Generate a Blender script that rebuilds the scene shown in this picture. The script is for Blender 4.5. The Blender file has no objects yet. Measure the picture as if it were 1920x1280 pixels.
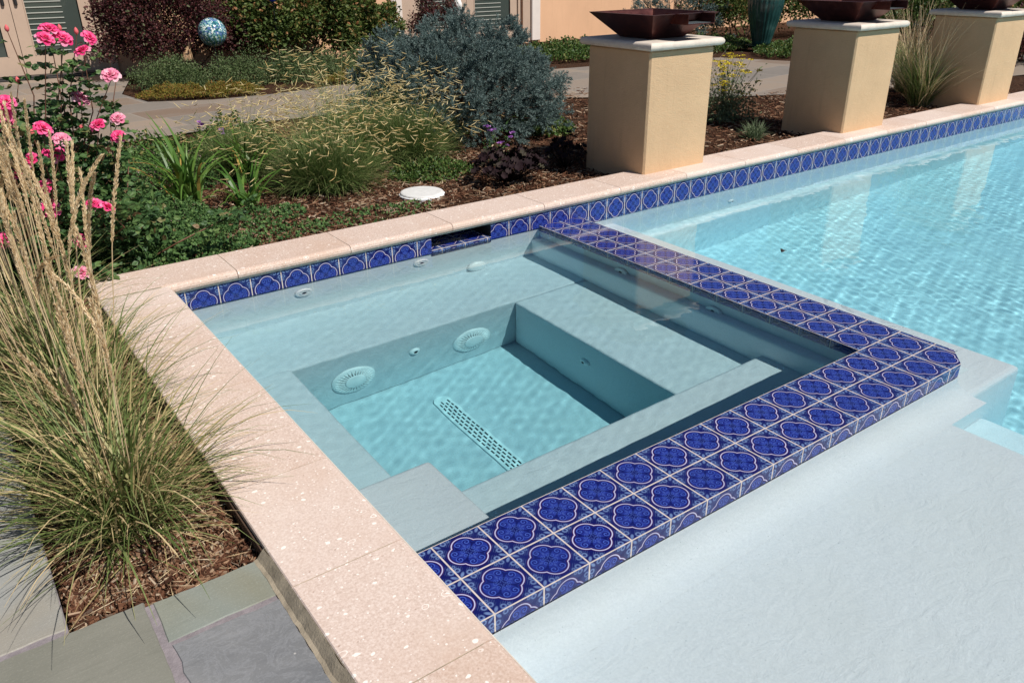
import bpy, math, random
import numpy as np
from mathutils import Vector, Matrix
R = math.radians
scn = bpy.context.scene
col = scn.collection
# ------------------------------------------------------------------ camera
CAMLOC = Vector((-0.8304, -1.2405, 1.4605)); FPX = 1496.588
CAMROT = (1.12466, 0.009663, -0.627818)
cd = bpy.data.cameras.new('camera'); cam = bpy.data.objects.new('camera', cd); col.objects.link(cam)
cam.location = CAMLOC; cam.rotation_euler = CAMROT
cd.sensor_width = 36.0; cd.lens = 36.0 * FPX / 1920.0; cd.clip_start = 0.05; cd.clip_end = 500
scn.camera = cam
# ------------------------------------------------------------------ light
SUNDIR = Vector((0.36, -0.93, 1.24)).normalized()          # towards the sun
w = bpy.data.worlds.new('World'); scn.world = w; w.use_nodes = True
nt = w.node_tree; bg = nt.nodes['Background']
sky = nt.nodes.new('ShaderNodeTexSky'); sky.sky_type = 'NISHITA'; sky.sun_disc = False
sky.sun_elevation = math.asin(SUNDIR.z); sky.sun_rotation = math.atan2(SUNDIR.x, SUNDIR.y)
sky.altitude = 1600
nt.links.new(sky.outputs[0], bg.inputs[0]); bg.inputs[1].default_value = 0.062
sl = bpy.data.lights.new('sun', 'SUN'); sl.energy = 5.0; sl.angle = R(0.53); sl.color = (1.0, 0.95, 0.88)
so = bpy.data.objects.new('sun', sl); col.objects.link(so)
so.rotation_euler = SUNDIR.to_track_quat('Z', 'Y').to_euler()
sl.cycles.is_caustics_light = True
scn.view_settings.view_transform = 'Standard'; scn.view_settings.look = 'None'
scn.view_settings.exposure = 0.08; scn.view_settings.gamma = 1.0
scn.render.engine = 'CYCLES'
cy = scn.cycles
cy.use_denoising = True; cy.max_bounces = 10; cy.diffuse_bounces = 4; cy.glossy_bounces = 4
cy.transmission_bounces = 8; cy.transparent_max_bounces = 12; cy.caustics_reflective = False; cy.caustics_refractive = True
cy.sample_clamp_indirect = 8.0; cy.blur_glossy = 0.5

# ------------------------------------------------------------------ pixel -> point
_M = cam.rotation_euler.to_matrix()
def ray(px, py): return _M @ Vector(((px - 960) / FPX, -(py - 640) / FPX, -1.0))
def atz(px, py, z): d = ray(px, py); return CAMLOC + d * ((z - CAMLOC.z) / d.z)
def aty(px, py, y): d = ray(px, py); return CAMLOC + d * ((y - CAMLOC.y) / d.y)
def refr(px, py, zw):
    d = ray(px, py).normalized(); W = CAMLOC + d * ((zw - CAMLOC.z) / d.z)
    c = -d.z; r = 1 / 1.33
    return W, r * d + Vector((0, 0, r * c - math.sqrt(1 - r * r * (1 - c * c))))
def wz(px, py, z, zw): W, t = refr(px, py, zw); return W + t * ((z - W.z) / t.z)
def wy(px, py, y, zw): W, t = refr(px, py, zw); return W + t * ((y - W.y) / t.y)
def wx(px, py, x, zw): W, t = refr(px, py, zw); return W + t * ((x - W.x) / t.x)

# ------------------------------------------------------------------ object helpers
def link(o, parent=None):
    col.objects.link(o)
    if parent is not None: o.parent = parent
    return o
def tag(o, label=None, cat=None, group=None, kind=None):
    if label: o['label'] = label
    if cat: o['category'] = cat
    if group: o['group'] = group
    if kind: o['kind'] = kind
    return o
def empty(name, loc, label=None, cat=None, group=None, rz=0.0):
    o = bpy.data.objects.new(name, None); o.location = loc; o.rotation_euler = (0, 0, rz)
    o.empty_display_size = 0.1
    link(o); return tag(o, label, cat, group)

class MB:
    """collects polygons for ONE mesh object"""
    def __init__(s): s.v = []; s.f = []; s.uv = []; s.c = []; s.cur = None
    def n(s): return len(s.v)
    def face(s, pts, uv=None):
        b = len(s.v); s.v += [tuple(p) for p in pts]; s.f.append(tuple(range(b, b + len(pts))))
        s.uv += list(uv) if uv else [(0.0, 0.0)] * len(pts)
    def raw(s, vs, fs):
        b = len(s.v); s.v += [tuple(p) for p in vs]
        for f in fs:
            s.f.append(tuple(b + i for i in f)); s.uv += [(0.0, 0.0)] * len(f)
    def box(s, x0, x1, y0, y1, z0, z1, bev=0.0, M=None):
        if bev <= 0:
            vs = [(x, y, z) for x in (x0, x1) for y in (y0, y1) for z in (z0, z1)]
            fs = [(0, 1, 3, 2), (4, 6, 7, 5), (0, 4, 5, 1), (2, 3, 7, 6), (0, 2, 6, 4), (1, 5, 7, 3)]
        else:
            vs = []; b = bev
            # chamfered box: 24 verts
            for x, sx in ((x0, 1), (x1, -1)):
                for y, sy in ((y0, 1), (y1, -1)):
                    for z, sz in ((z0, 1), (z1, -1)):
                        vs += [(x, y + sy * b, z + sz * b), (x + sx * b, y, z + sz * b), (x + sx * b, y + sy * b, z)]
            def I(i, j, k, a): return ((i * 2 + j) * 2 + k) * 3 + a
            fs = []
            for i in (0, 1): fs.append([I(i, 0, 0, 0), I(i, 0, 1, 0), I(i, 1, 1, 0), I(i, 1, 0, 0)][::(1 if i == 0 else -1)])
            for j in (0, 1): fs.append([I(0, j, 0, 1), I(1, j, 0, 1), I(1, j, 1, 1), I(0, j, 1, 1)][::(1 if j == 0 else -1)])
            for k in (0, 1): fs.append([I(0, 0, k, 2), I(0, 1, k, 2), I(1, 1, k, 2), I(1, 0, k, 2)][::(1 if k == 0 else -1)])
            for i in (0, 1):
                for j in (0, 1):
                    fs.append([I(i, j, 0, 0), I(i, j, 0, 1), I(i, j, 1, 1), I(i, j, 1, 0)][::(1 if (i + j) % 2 == 0 else -1)])
                for k in (0, 1):
                    fs.append([I(i, 0, k, 2), I(i, 0, k, 0), I(i, 1, k, 0), I(i, 1, k, 2)][::(1 if (i + k) % 2 == 0 else -1)])
            for j in (0, 1):
                for k in (0, 1):
                    fs.append([I(0, j, k, 1), I(0, j, k, 2), I(1, j, k, 2), I(1, j, k, 1)][::(1 if (j + k) % 2 == 0 else -1)])
            for i in (0, 1):
                for j in (0, 1):
                    for k in (0, 1):
                        fs.append([I(i, j, k, 0), I(i, j, k, 1), I(i, j, k, 2)][::(1 if (i + j + k) % 2 == 0 else -1)])
        if M is not None: vs = [M @ Vector(p) for p in vs]
        s.raw(vs, fs)
    def tube(s, pts, r, n=6, cap=True):
        pts = [Vector(p) for p in pts]; rs = r if isinstance(r, (list, tuple)) else [r] * len(pts)
        vs = []; up = None
        for i, p in enumerate(pts):
            d = (pts[min(i + 1, len(pts) - 1)] - pts[max(i - 1, 0)]).normalized()
            if up is None: up = Vector((0, 0, 1)) if abs(d.z) < 0.9 else Vector((1, 0, 0))
            a = d.cross(up).normalized(); b = d.cross(a).normalized(); up = b.cross(d) if False else up
            for k in range(n):
                t = 2 * math.pi * k / n; vs.append(p + (a * math.cos(t) + b * math.sin(t)) * rs[i])
        fs = [(i * n + k, i * n + (k + 1) % n, (i + 1) * n + (k + 1) % n, (i + 1) * n + k) for i in range(len(pts) - 1) for k in range(n)]
        if cap: fs += [tuple(range(n))[::-1], tuple((len(pts) - 1) * n + k for k in range(n))]
        s.raw(vs, fs)
    def lathe(s, prof, n=32, M=None, closed=False, flute=None):
        vs = []
        for j, (r, z) in enumerate(prof):
            for k in range(n):
                t = 2 * math.pi * k / n; rr = r
                if flute: rr = r * (1 + flute(t, j / (len(prof) - 1)))
                vs.append(Vector((rr * math.cos(t), rr * math.sin(t), z)))
        fs = [(j * n + k, j * n + (k + 1) % n, (j + 1) * n + (k + 1) % n, (j + 1) * n + k) for j in range(len(prof) - 1) for k in range(n)]
        if prof[0][0] > 1e-6: fs.append(tuple(range(n))[::-1])
        if prof[-1][0] > 1e-6: fs.append(tuple((len(prof) - 1) * n + k for k in range(n)))
        if M is not None: vs = [M @ v for v in vs]
        s.raw(vs, fs)
    def blade(s, pts, wd, side, seg_uv=True):
        """flat tapering strip along pts; wd list of half widths; side = direction across"""
        b = len(s.v)
        for p, wv in zip(pts, wd):
            s.v.append(tuple(p - side * wv)); s.v.append(tuple(p + side * wv))
        for i in range(len(pts) - 1):
            s.f.append((b + 2 * i, b + 2 * i + 1, b + 2 * i + 3, b + 2 * i + 2))
            t0 = i / (len(pts) - 1); t1 = (i + 1) / (len(pts) - 1)
            s.uv += [(0, t0), (1, t0), (1, t1), (0, t1)]
    def build(s, name, m, parent=None, smooth=False, loc=None, origin=None):
        me = bpy.data.meshes.new(name)
        off = Vector(origin) if origin is not None else (parent_loc(parent) if parent is not None else Vector((0, 0, 0)))
        v = np.array(s.v, dtype=np.float32) - np.array(off, dtype=np.float32)
        me.vertices.add(len(v)); me.vertices.foreach_set('co', v.ravel())
        ln = np.array([len(f) for f in s.f], dtype=np.int32); st = np.concatenate([[0], np.cumsum(ln)[:-1]]).astype(np.int32)
        li = np.concatenate([np.array(f, dtype=np.int32) for f in s.f]) if s.f else np.zeros(0, np.int32)
        me.loops.add(len(li)); me.loops.foreach_set('vertex_index', li)
        me.polygons.add(len(ln)); me.polygons.foreach_set('loop_start', st)
        try: me.polygons.foreach_set('loop_total', ln)
        except Exception: pass
        me.update(calc_edges=True)
        u = me.uv_layers.new(name='UVMap'); u.data.foreach_set('uv', np.array(s.uv, dtype=np.float32).ravel())
        me.polygons.foreach_set('use_smooth', np.full(len(ln), bool(smooth)))
        me.validate(); me.update()
        me.materials.append(m)
        o = bpy.data.objects.new(name, me); link(o, parent)
        if origin is not None: o.location = origin
        return o
def parent_loc(p):
    l = Vector(p.location)
    while p.parent is not None: p = p.parent; l = l + Vector(p.location)
    return l
def caust(o): o.cycles.is_caustics_receiver = True; return o

# ------------------------------------------------------------------ node helpers
class E:
    """arithmetic on shader sockets"""
    def __init__(s, nt, sock): s.nt = nt; s.s = sock
    def op(s, o, *a, clamp=False):
        n = s.nt.nodes.new('ShaderNodeMath'); n.operation = o; n.use_clamp = clamp
        for i, x in enumerate((s,) + a):
            if isinstance(x, E): s.nt.links.new(x.s, n.inputs[i])
            else: n.inputs[i].default_value = x
        return E(s.nt, n.outputs[0])
    def __add__(s, b): return s.op('ADD', b)
    def __radd__(s, b): return s.op('ADD', b)
    def __sub__(s, b): return s.op('SUBTRACT', b)
    def __rsub__(s, b): return (s * -1.0) + b
    def __mul__(s, b): return s.op('MULTIPLY', b)
    def __rmul__(s, b): return s.op('MULTIPLY', b)
    def __truediv__(s, b): return s.op('DIVIDE', b)
    def abs(s): return s.op('ABSOLUTE')
    def frac(s): return s.op('FRACT')
    def min(s, b): return s.op('MINIMUM', b)
    def max(s, b): return s.op('MAXIMUM', b)
    def sqrt(s): return s.op('SQRT')
    def sin(s): return s.op('SINE')
    def atan2(s, b): return s.op('ARCTAN2', b)
    def step(s, e0, e1):
        """smoothstep"""
        n = s.nt.nodes.new('ShaderNodeMapRange'); n.interpolation_type = 'SMOOTHSTEP'
        s.nt.links.new(s.s, n.inputs[0]); n.inputs[1].default_value = e0; n.inputs[2].default_value = e1
        n.inputs[3].default_value = 0; n.inputs[4].default_value = 1
        if e0 > e1:
            n.inputs[1].default_value = e1; n.inputs[2].default_value = e0; n.inputs[3].default_value = 1; n.inputs[4].default_value = 0
        return E(s.nt, n.outputs[0])
def length(a, b): return (a * a + b * b).sqrt()

class Mat:
    def __init__(s, name, rough=0.6, spec=0.5, metal=0.0):
        s.m = bpy.data.materials.new(name); s.m.use_nodes = True; s.nt = s.m.node_tree
        s.b = s.nt.nodes['Principled BSDF']; s.out = s.nt.nodes['Material Output']
        s.b.inputs['Roughness'].default_value = rough; s.b.inputs['Metallic'].default_value = metal
        s.b.inputs['Specular IOR Level'].default_value = spec
    def tc(s, kind='Object'):
        n = s.nt.nodes.new('ShaderNodeTexCoord'); return n.outputs[kind]
    def mapping(s, sock, scale=(1, 1, 1), rot=(0, 0, 0), loc=(0, 0, 0)):
        n = s.nt.nodes.new('ShaderNodeMapping'); s.nt.links.new(sock, n.inputs[0])
        n.inputs[1].default_value = loc; n.inputs[2].default_value = rot; n.inputs[3].default_value = scale
        return n.outputs[0]
    def noise(s, sock, scale, detail=4, rough=0.55, dist=0.0, out=0):
        n = s.nt.nodes.new('ShaderNodeTexNoise'); s.nt.links.new(sock, n.inputs['Vector'])
        n.inputs['Scale'].default_value = scale; n.inputs['Detail'].default_value = detail
        n.inputs['Roughness'].default_value = rough; n.inputs['Distortion'].default_value = dist
        return E(s.nt, n.outputs[out])
    def voro(s, sock, scale, feature='F1', out='Distance', rnd=1.0):
        n = s.nt.nodes.new('ShaderNodeTexVoronoi'); n.feature = feature; s.nt.links.new(sock, n.inputs['Vector'])
        n.inputs['Scale'].default_value = scale; n.inputs['Randomness'].default_value = rnd
        return E(s.nt, n.outputs[out])
    def xyz(s, sock):
        n = s.nt.nodes.new('ShaderNodeSeparateXYZ'); s.nt.links.new(sock, n.inputs[0])
        return [E(s.nt, n.outputs[i]) for i in range(3)]
    def island(s):
        n = s.nt.nodes.new('ShaderNodeNewGeometry'); return E(s.nt, n.outputs['Random Per Island'])
    def ramp(s, fac, stops, interp='LINEAR'):
        n = s.nt.nodes.new('ShaderNodeValToRGB'); n.color_ramp.interpolation = interp
        e = n.color_ramp.elements
        while len(e) < len(stops): e.new(0.5)
        for el, (p, c) in zip(e, stops): el.position = p; el.color = (*c, 1)
        s.nt.links.new(fac.s, n.inputs[0]); return n.outputs[0]
    def mix(s, fac, a, b, mode='MIX'):
        n = s.nt.nodes.new('ShaderNodeMix'); n.data_type = 'RGBA'; n.blend_type = mode; n.clamp_factor = True
        for i, x in ((0, fac), (6, a), (7, b)):
            if isinstance(x, E): s.nt.links.new(x.s, n.inputs[i])
            elif isinstance(x, (int, float)): n.inputs[i].default_value = x
            elif isinstance(x, tuple): n.inputs[i].default_value = (*x, 1)
            else: s.nt.links.new(x, n.inputs[i])
        return n.outputs[2]
    def color(s, sock):
        if isinstance(sock, tuple): s.b.inputs['Base Color'].default_value = (*sock, 1)
        else: s.nt.links.new(sock, s.b.inputs['Base Color'])
        return s
    def bump(s, h, strength=0.3, dist=0.01):
        n = s.nt.nodes.new('ShaderNodeBump'); s.nt.links.new(h.s, n.inputs['Height'])
        n.inputs['Strength'].default_value = strength; n.inputs['Distance'].default_value = dist
        s.nt.links.new(n.outputs[0], s.b.inputs['Normal']); return s
    def set(s, k, v):
        if isinstance(v, E): s.nt.links.new(v.s, s.b.inputs[k])
        else: s.b.inputs[k].default_value = v
        return s

# ------------------------------------------------------------------ materials
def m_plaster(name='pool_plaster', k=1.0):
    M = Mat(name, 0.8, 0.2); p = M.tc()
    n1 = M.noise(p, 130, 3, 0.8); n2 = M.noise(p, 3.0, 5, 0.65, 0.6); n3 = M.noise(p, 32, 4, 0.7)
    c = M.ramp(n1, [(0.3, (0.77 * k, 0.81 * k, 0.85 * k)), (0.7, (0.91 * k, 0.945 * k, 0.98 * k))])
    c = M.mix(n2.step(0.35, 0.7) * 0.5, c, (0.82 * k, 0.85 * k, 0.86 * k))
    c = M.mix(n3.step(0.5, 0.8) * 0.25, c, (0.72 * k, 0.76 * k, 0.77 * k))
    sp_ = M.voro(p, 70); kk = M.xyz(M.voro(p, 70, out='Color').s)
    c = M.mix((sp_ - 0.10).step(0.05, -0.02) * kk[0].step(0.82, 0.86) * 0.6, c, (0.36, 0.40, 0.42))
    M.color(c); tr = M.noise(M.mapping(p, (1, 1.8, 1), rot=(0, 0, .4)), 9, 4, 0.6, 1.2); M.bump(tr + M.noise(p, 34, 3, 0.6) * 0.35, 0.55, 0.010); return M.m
def m_tile():
    M = Mat('glazed_tile', 0.09, 0.5); uv = M.xyz(M.tc('UV'))
    u = uv[0].frac(); v = uv[1].frac()
    x = u * 2.0 - 1.0; y = v * 2.0 - 1.0
    ax = x.abs(); ay = y.abs(); hi = ax.max(ay); lo = ax.min(ay)
    dq = length(hi - 0.325, lo) - 0.475               # four-lobed medallion
    ring = (dq.abs() - 0.010).step(0.020, 0.0)
    inside = dq.step(0.0, -0.02)
    rim = (dq + 0.10).abs().step(0.028, 0.0) * 0.7
    def curl(h0, l0, rad, tw):
        dx = hi - h0; dy = lo - l0; d = length(dx, dy); a = dy.atan2(dx)
        return (d * (6.28 / rad * 1.6) + a * tw).sin().step(0.0, 0.8) * d.step(rad, rad * 0.8) * d.step(0.01, 0.03)
    sc = curl(0.50, 0.17, 0.17, 1.0).max(curl(0.20, 0.105, 0.10, -1.0))
    cen = length(x, y); cang = y.atan2(x)
    ros = ((cang * 4.0).sin() * 0.035 + cen - 0.10).abs().step(0.04, 0.0)
    leaf = (length(hi - 0.34, lo * 2.2) - 0.07).step(0.04, -0.02)
    cx = 1.0 - ax; cyy = 1.0 - ay; dc = length(cx, cyy); dd = (cx - cyy).abs()
    # corner palmette : a pointed bud with two curled side leaves
    bud = (length((cx + cyy) * 0.707 - 0.23, dd * 1.5) - 0.11).step(0.06, -0.04)
    wing = (length(hi - 0.875, lo - 0.57) - 0.085).abs().step(0.055, 0.0)
    wing2 = (length(hi - 0.90, lo - 0.36) - 0.05).abs().step(0.045, 0.0) * 0.8
    stem = (dd - dc * 0.18).step(0.05, -0.02) * dc.step(0.22, 0.08)
    hatch = ((x - y) * 60.0).sin().step(-0.2, 0.7) * (length(hi - 0.90, lo - 0.45) - 0.22).step(0.08, 0.0) * 0.22
    nz = M.noise(M.tc('UV'), 11.0, 3, 0.7)
    deco = bud.max(wing).max(wing2).max(stem).max(hatch) * dq.step(0.04, 0.09)
    c = M.mix(deco * (nz * 0.7 + 0.30), (0.005, 0.006, 0.085), (0.20, 0.31, 0.56))
    lobe = (length(hi - 0.44, lo) - 0.27).step(0.03, -0.02)
    ins = M.mix(lobe.max(rim) * 0.9, (0.003, 0.004, 0.085), (0.016, 0.030, 0.24))
    ins = M.mix(sc * (nz * 0.4 + 0.55), ins, (0.065, 0.125, 0.50))
    ins = M.mix((1.0 - sc) * lobe * (length(hi - 0.50, lo - 0.17) - 0.15).step(0.02, -0.02) * 0.7, ins, (0.004, 0.004, 0.10))
    ins = M.mix(ros.max(leaf) * 0.7, ins, (0.055, 0.095, 0.36))
    c = M.mix(inside, c, ins)
    c = M.mix((dq.abs() - 0.048).step(0.016, 0.0) * 0.55, c, (0.07, 0.004, 0.045))
    c = M.mix(ring * 0.88, c, (0.58, 0.58, 0.80))
    wn = M.nt.nodes.new('ShaderNodeTexWhiteNoise'); wn.noise_dimensions = '2D'; cb = M.nt.nodes.new('ShaderNodeCombineXYZ')
    M.nt.links.new(uv[0].op('FLOOR').s, cb.inputs[0]); M.nt.links.new(uv[1].op('FLOOR').s, cb.inputs[1]); M.nt.links.new(cb.outputs[0], wn.inputs[0])
    tv = E(M.nt, wn.outputs[0]); c = M.mix(tv * 0.22, c, (0.015, 0.03, 0.17)); blot = M.noise(M.tc('UV'), 1.7, 4, 0.6)
    c = M.mix(blot.step(0.5, 0.75) * 0.20, c, (0.05, 0.07, 0.22))
    gr = hi.step(0.962, 0.978)
    gc = M.ramp(M.noise(M.tc('UV'), 3.0, 4, 0.7), [(0.3, (0.46, 0.40, 0.36)), (0.7, (0.70, 0.60, 0.54))]); c = M.mix(gr, c, gc)
    M.color(c)
    rg = M.mix(gr, (0.07,) * 3, (0.75,) * 3); M.nt.links.new(rg, M.b.inputs['Roughness'])
    M.bump(hi.step(0.93, 0.975) * -1.0 + nz * 0.06 + ring * 0.1, 0.30, 0.002); return M.m
def m_coping():
    M = Mat('shellstone', 0.75, 0.25); p = M.tc()
    oi = M.nt.nodes.new('ShaderNodeObjectInfo'); big = M.noise(p, 2.2, 4, 0.6); isl = E(M.nt, oi.outputs['Random'])
    fine = M.noise(p, 150, 3, 0.75); mid = M.noise(p, 28, 4, 0.65)
    c = M.ramp(fine, [(0.30, (0.41, 0.29, 0.225)), (0.50, (0.58, 0.44, 0.365)), (0.72, (0.75, 0.64, 0.57))])
    c = M.mix(isl.step(0.1, 0.95) * 0.45, c, (0.73, 0.62, 0.56))
    c = M.mix(big.step(0.45, 0.75) * 0.50, c, (0.54, 0.375, 0.28)); c = M.mix(M.noise(p, 7, 5, 0.7).step(0.5, 0.75) * 0.28, c, (0.74, 0.65, 0.58))
    # shell fragments
    pw = M.mapping(p, (1.0, 1.35, 1.0), rot=(0, 0, 0.5))
    wob = M.noise(p, 30, 2, 0.5, out=1); 
    n = M.nt.nodes.new('ShaderNodeMix'); n.data_type = 'RGBA'; n.blend_type = 'ADD'; n.inputs[0].default_value = 0.018
    M.nt.links.new(pw, n.inputs[6]); M.nt.links.new(wob.s, n.inputs[7]); pw2 = n.outputs[2]
    v1 = M.voro(pw2, 26); k1 = M.voro(pw2, 26, out='Color')
    kx = M.xyz(k1.s)
    disc = (v1 - kx[0] * 0.20).step(0.03, -0.01) * kx[1].step(0.05, 0.12)
    ringm = (v1 - (kx[0] * 0.25 + 0.14)).abs().step(0.035, 0.01) * kx[1].step(0.75, 0.80) * kx[2].step(0.3, 0.4)
    v2 = M.voro(p, 75); k2 = M.xyz(M.voro(p, 75, out='Color').s)
    d2 = (v2 - k2[0] * 0.24).step(0.03, -0.02) * k2[1].step(0.20, 0.3)
    c = M.mix(disc.max(ringm).max(d2 * 0.8), c, (0.86, 0.78, 0.71))
    pit = M.voro(p, 48); kp = M.xyz(M.voro(p, 48, out='Color').s)
    pits = (pit - kp[0] * 0.18).step(0.02, -0.02) * kp[2].step(0.7, 0.8)
    c = M.mix(pits * 0.6, c, (0.34, 0.20, 0.14))
    M.color(c); M.bump(fine * 0.4 + mid * 0.5 - pits * 1.2 + d2 * 0.3, 0.35, 0.003); return M.m
def m_water(depthcol=(0.0, 0.0, 0.0), dens=1.0):
    m = bpy.data.materials.new('clear_water'); m.use_nodes = True; nt = m.node_tree
    for n in list(nt.nodes): nt.nodes.remove(n)
    out = nt.nodes.new('ShaderNodeOutputMaterial')
    g = nt.nodes.new('ShaderNodeBsdfGlass'); g.inputs['IOR'].default_value = 1.33; g.inputs['Roughness'].default_value = 0.0
    nt.links.new(g.outputs[0], out.inputs['Surface'])
    return m
def m_body(c, dens):
    m = bpy.data.materials.new('water_body'); m.use_nodes = True; nt = m.node_tree
    for n in list(nt.nodes): nt.nodes.remove(n)
    out = nt.nodes.new('ShaderNodeOutputMaterial')
    va = nt.nodes.new('ShaderNodeVolumeAbsorption'); va.inputs['Color'].default_value = (*c, 1); va.inputs['Density'].default_value = dens
    nt.links.new(va.outputs[0], out.inputs['Volume'])
    return m
def simple(name, c, rough=0.6, metal=0.0, spec=0.5, var=0.0, scale=20, bump=0.0, bs=60):
    M = Mat(name, rough, spec, metal)
    if var > 0:
        n = M.noise(M.tc(), scale, 4, 0.6)
        M.color(M.ramp(n, [(0.3, tuple(x * (1 - var) for x in c)), (0.7, tuple(min(1, x * (1 + var)) for x in c))]))
    else: M.color(c)
    if bump > 0: M.bump(M.noise(M.tc(), bs, 4, 0.6), bump, 0.003)
    return M.m
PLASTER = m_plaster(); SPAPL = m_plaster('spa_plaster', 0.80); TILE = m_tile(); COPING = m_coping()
WATER = m_water(); BODY = m_body((0.28, 0.895, 0.975), 0.76); SBODY = m_body((0.25, 0.885, 0.955), 0.92)

# ------------------------------------------------------------------ pool geometry (z = 0 is the top of the tiled dam)
P = 0.155
YB = 2.458; XIN = 2.039; XOUT = XIN + 2 * P; XL = -0.10; ZW = -0.012; ZP = -0.057
ZC = 0.135                                            # coping top
XR = 14.0; YF = -5.0

def grid_rect(mb, x0, x1, y0, y1, z): mb.face([(x0, y0, z), (x1, y0, z), (x1, y1, z), (x0, y1, z)])
def wallx(mb, x, y0, y1, z0, z1): mb.face([(x, y0, z0), (x, y1, z0), (x, y1, z1), (x, y0, z1)])
def wally(mb, y, x0, x1, z0, z1): mb.face([(x0, y, z0), (x1, y, z0), (x1, y, z1), (x0, y, z1)])

# spa basin : floor, benches, walls, one plaster shell
sp = MB()
FZ = -0.96; BB = -0.455; LB = -0.43; RB = -0.465; FB = -0.375; ST = -0.20
bx0, bx1, by0, by1 = 0.225, 1.485, 0.735, 1.955      # footwell
sp.box(bx0 - .3, bx1 + .3, by0 - .3, by1 + .3, FZ - .1, FZ)
sp.box(XL, XIN, by1, YB + .02, FZ, BB)
sp.box(bx1, XIN + .02, 0.3, by1, FZ, RB)
sp.box(XL - .02, bx0, 0.3, by1, FZ, LB)
sp.box(bx0 - .01, XIN + .01, 0.29, by0, FZ, FB)
sp.box(XL - .01, 0.295, 0.28, 0.83, FZ, ST)
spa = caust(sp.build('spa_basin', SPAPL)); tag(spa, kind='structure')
# walls around
wl = MB()
wl.box(XL - .2, XL, YF, YB + .3, -1.6, 0.085)                       # left wall (under the coping)
wl.box(XL, 1.28, YB, YB + .25, -1.6, -0.022); wl.box(1.28, 1.68, YB, YB + .25, -1.6, -0.075)
wl.box(1.68, XIN, YB, YB + .25, -1.6, -0.022)
wl.box(XIN, XR, YB, YB + .25, -1.6, -0.068)
pw = caust(wl.build('pool_wall', PLASTER)); tag(pw, kind='structure')
pf = MB()
SH = -0.19
pf.box(XL, 2.0, YF, -0.002, -1.4, SH)
pf.box(1.99, 2.40, YF, -0.06, -1.4, -0.50)
pf.box(1.98, 2.665, -0.07, YB + .02, -1.4, SH - .003)
pf.box(2.39, XR, YF, YB + .03, -1.5, -1.10)
pf.box(2.66, XR, YB - .10, YB + .02, -1.3, -0.55)
fl = caust(pf.build('pool_floor', PLASTER)); tag(fl, kind='structure')
def soften(o, w_):
    b_ = o.modifiers.new('soft_edges', 'BEVEL'); b_.width = w_; b_.segments = 3; b_.limit_method = 'ANGLE'; b_.harden_normals = False
soften(fl, 0.03); soften(spa, 0.016)
cv = MB(); k_ = 10; rr_ = 0.10                                  # coved foot of the dam on the sun shelf
pr_ = [(-.002, -.064)] + [(-.004 - rr_ * (1 - math.cos(math.pi / 2 * i / k_)), SH + .004 + (rr_ + .018) * (1 - math.sin(math.pi / 2 * i / k_))) for i in range(k_ + 1)] + [(-rr_ - .03, SH + .001)]
cv.raw([(x_, y_, z_) for x_ in (XL, XOUT - .104) for y_, z_ in pr_], [(i, i + 1, len(pr_) + i + 1, len(pr_) + i) for i in range(len(pr_) - 1)])
tag(caust(cv.build('shelf_cove', PLASTER, smooth=True)), kind='structure')

# spa dam (tiled wall) : plaster core + tile skin
dam = empty('spa_wall', (1.0, 0.1, -0.2), 'low L-shaped wall of blue and white patterned tiles between spa and pool', 'wall')
def tri_uv(pts, fu): return [fu(p) for p in pts]
core = MB()
_pl = [(XL, .004), (XOUT - .104, .004), (XOUT - .004, .084), (XOUT - .004, YB - .001), (XIN + .004, YB - .001), (XIN + .004, 2 * P - .004), (XL, 2 * P - .004)]
_n = len(_pl); core.raw([(x, y, -1.2) for x, y in _pl] + [(x, y, -.004) for x, y in _pl], [tuple(range(_n, 2 * _n))] + [(i, (i + 1) % _n, _n + (i + 1) % _n, _n + i) for i in range(_n)])
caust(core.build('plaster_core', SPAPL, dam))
cap = MB()
def topf(pts):
    cap.face(pts, [(p[0] / P, p[1] / P) for p in pts])
CH = 0.10
topf([(XL, 0, 0), (XOUT - CH, 0, 0), (XOUT, CH * .8, 0), (XOUT, 2 * P, 0), (XL, 2 * P, 0)])
# right arm: keep the pitch of its own columns (two tiles across)
def tope(pts): cap.face(pts, [((p[0] - XIN) / P, p[1] / P) for p in pts])
tope([(XIN, 2 * P, 0), (XOUT, 2 * P, 0), (XOUT, YB, 0), (XIN, YB, 0)])
def side(a, b, z0, z1, off=0.0):
    a = Vector(a); b = Vector(b); L = (b - a).length
    cap.face([(a.x, a.y, z0), (b.x, b.y, z0), (b.x, b.y, z1), (a.x, a.y, z1)],
             [(off, 1 + z0 / P), (off + L / P, 1 + z0 / P), (off + L / P, 0.999 + z1 / P), (off, 0.999 + z1 / P)])
side((XL, 0), (XOUT - CH, 0), -0.066, 0, XL / P)
side((XOUT - CH, 0), (XOUT, CH * .8), -0.066, 0, (XOUT - CH) / P)
side((XOUT, CH * .8), (XOUT, YB), -0.066, 0, CH * .8 / P)
side((XIN, YB), (XIN, 2 * P), -0.075, 0, 0)
side((XIN, 2 * P), (XL, 2 * P), -0.075, 0, 0)
cap.build('tile_cladding', TILE, dam)

# waterline tiles on the back wall
band = MB()
def bandf(x0, x1, zb, zt=0.083):
    off = 0.05 / P + 0.32 * 0
    uo = lambda x: (x + 0.0496) / P
    vt = lambda z: (z - (zt - P)) / P
    y = YB - .006
    band.face([(x0, y, zb), (x1, y, zb), (x1, y, zt), (x0, y, zt)], [(uo(x0), vt(zb)), (uo(x1), vt(zb)), (uo(x1), vt(zt) - .001), (uo(x0), vt(zt) - .001)])
bandf(XL, 1.28, -0.03); bandf(1.68, XIN, -0.03); bandf(XIN, XR, -0.070)
bo = band.build('waterline_tile', TILE); tag(bo, 'band of blue patterned tiles along the back wall at the waterline', 'tile band')

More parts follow.
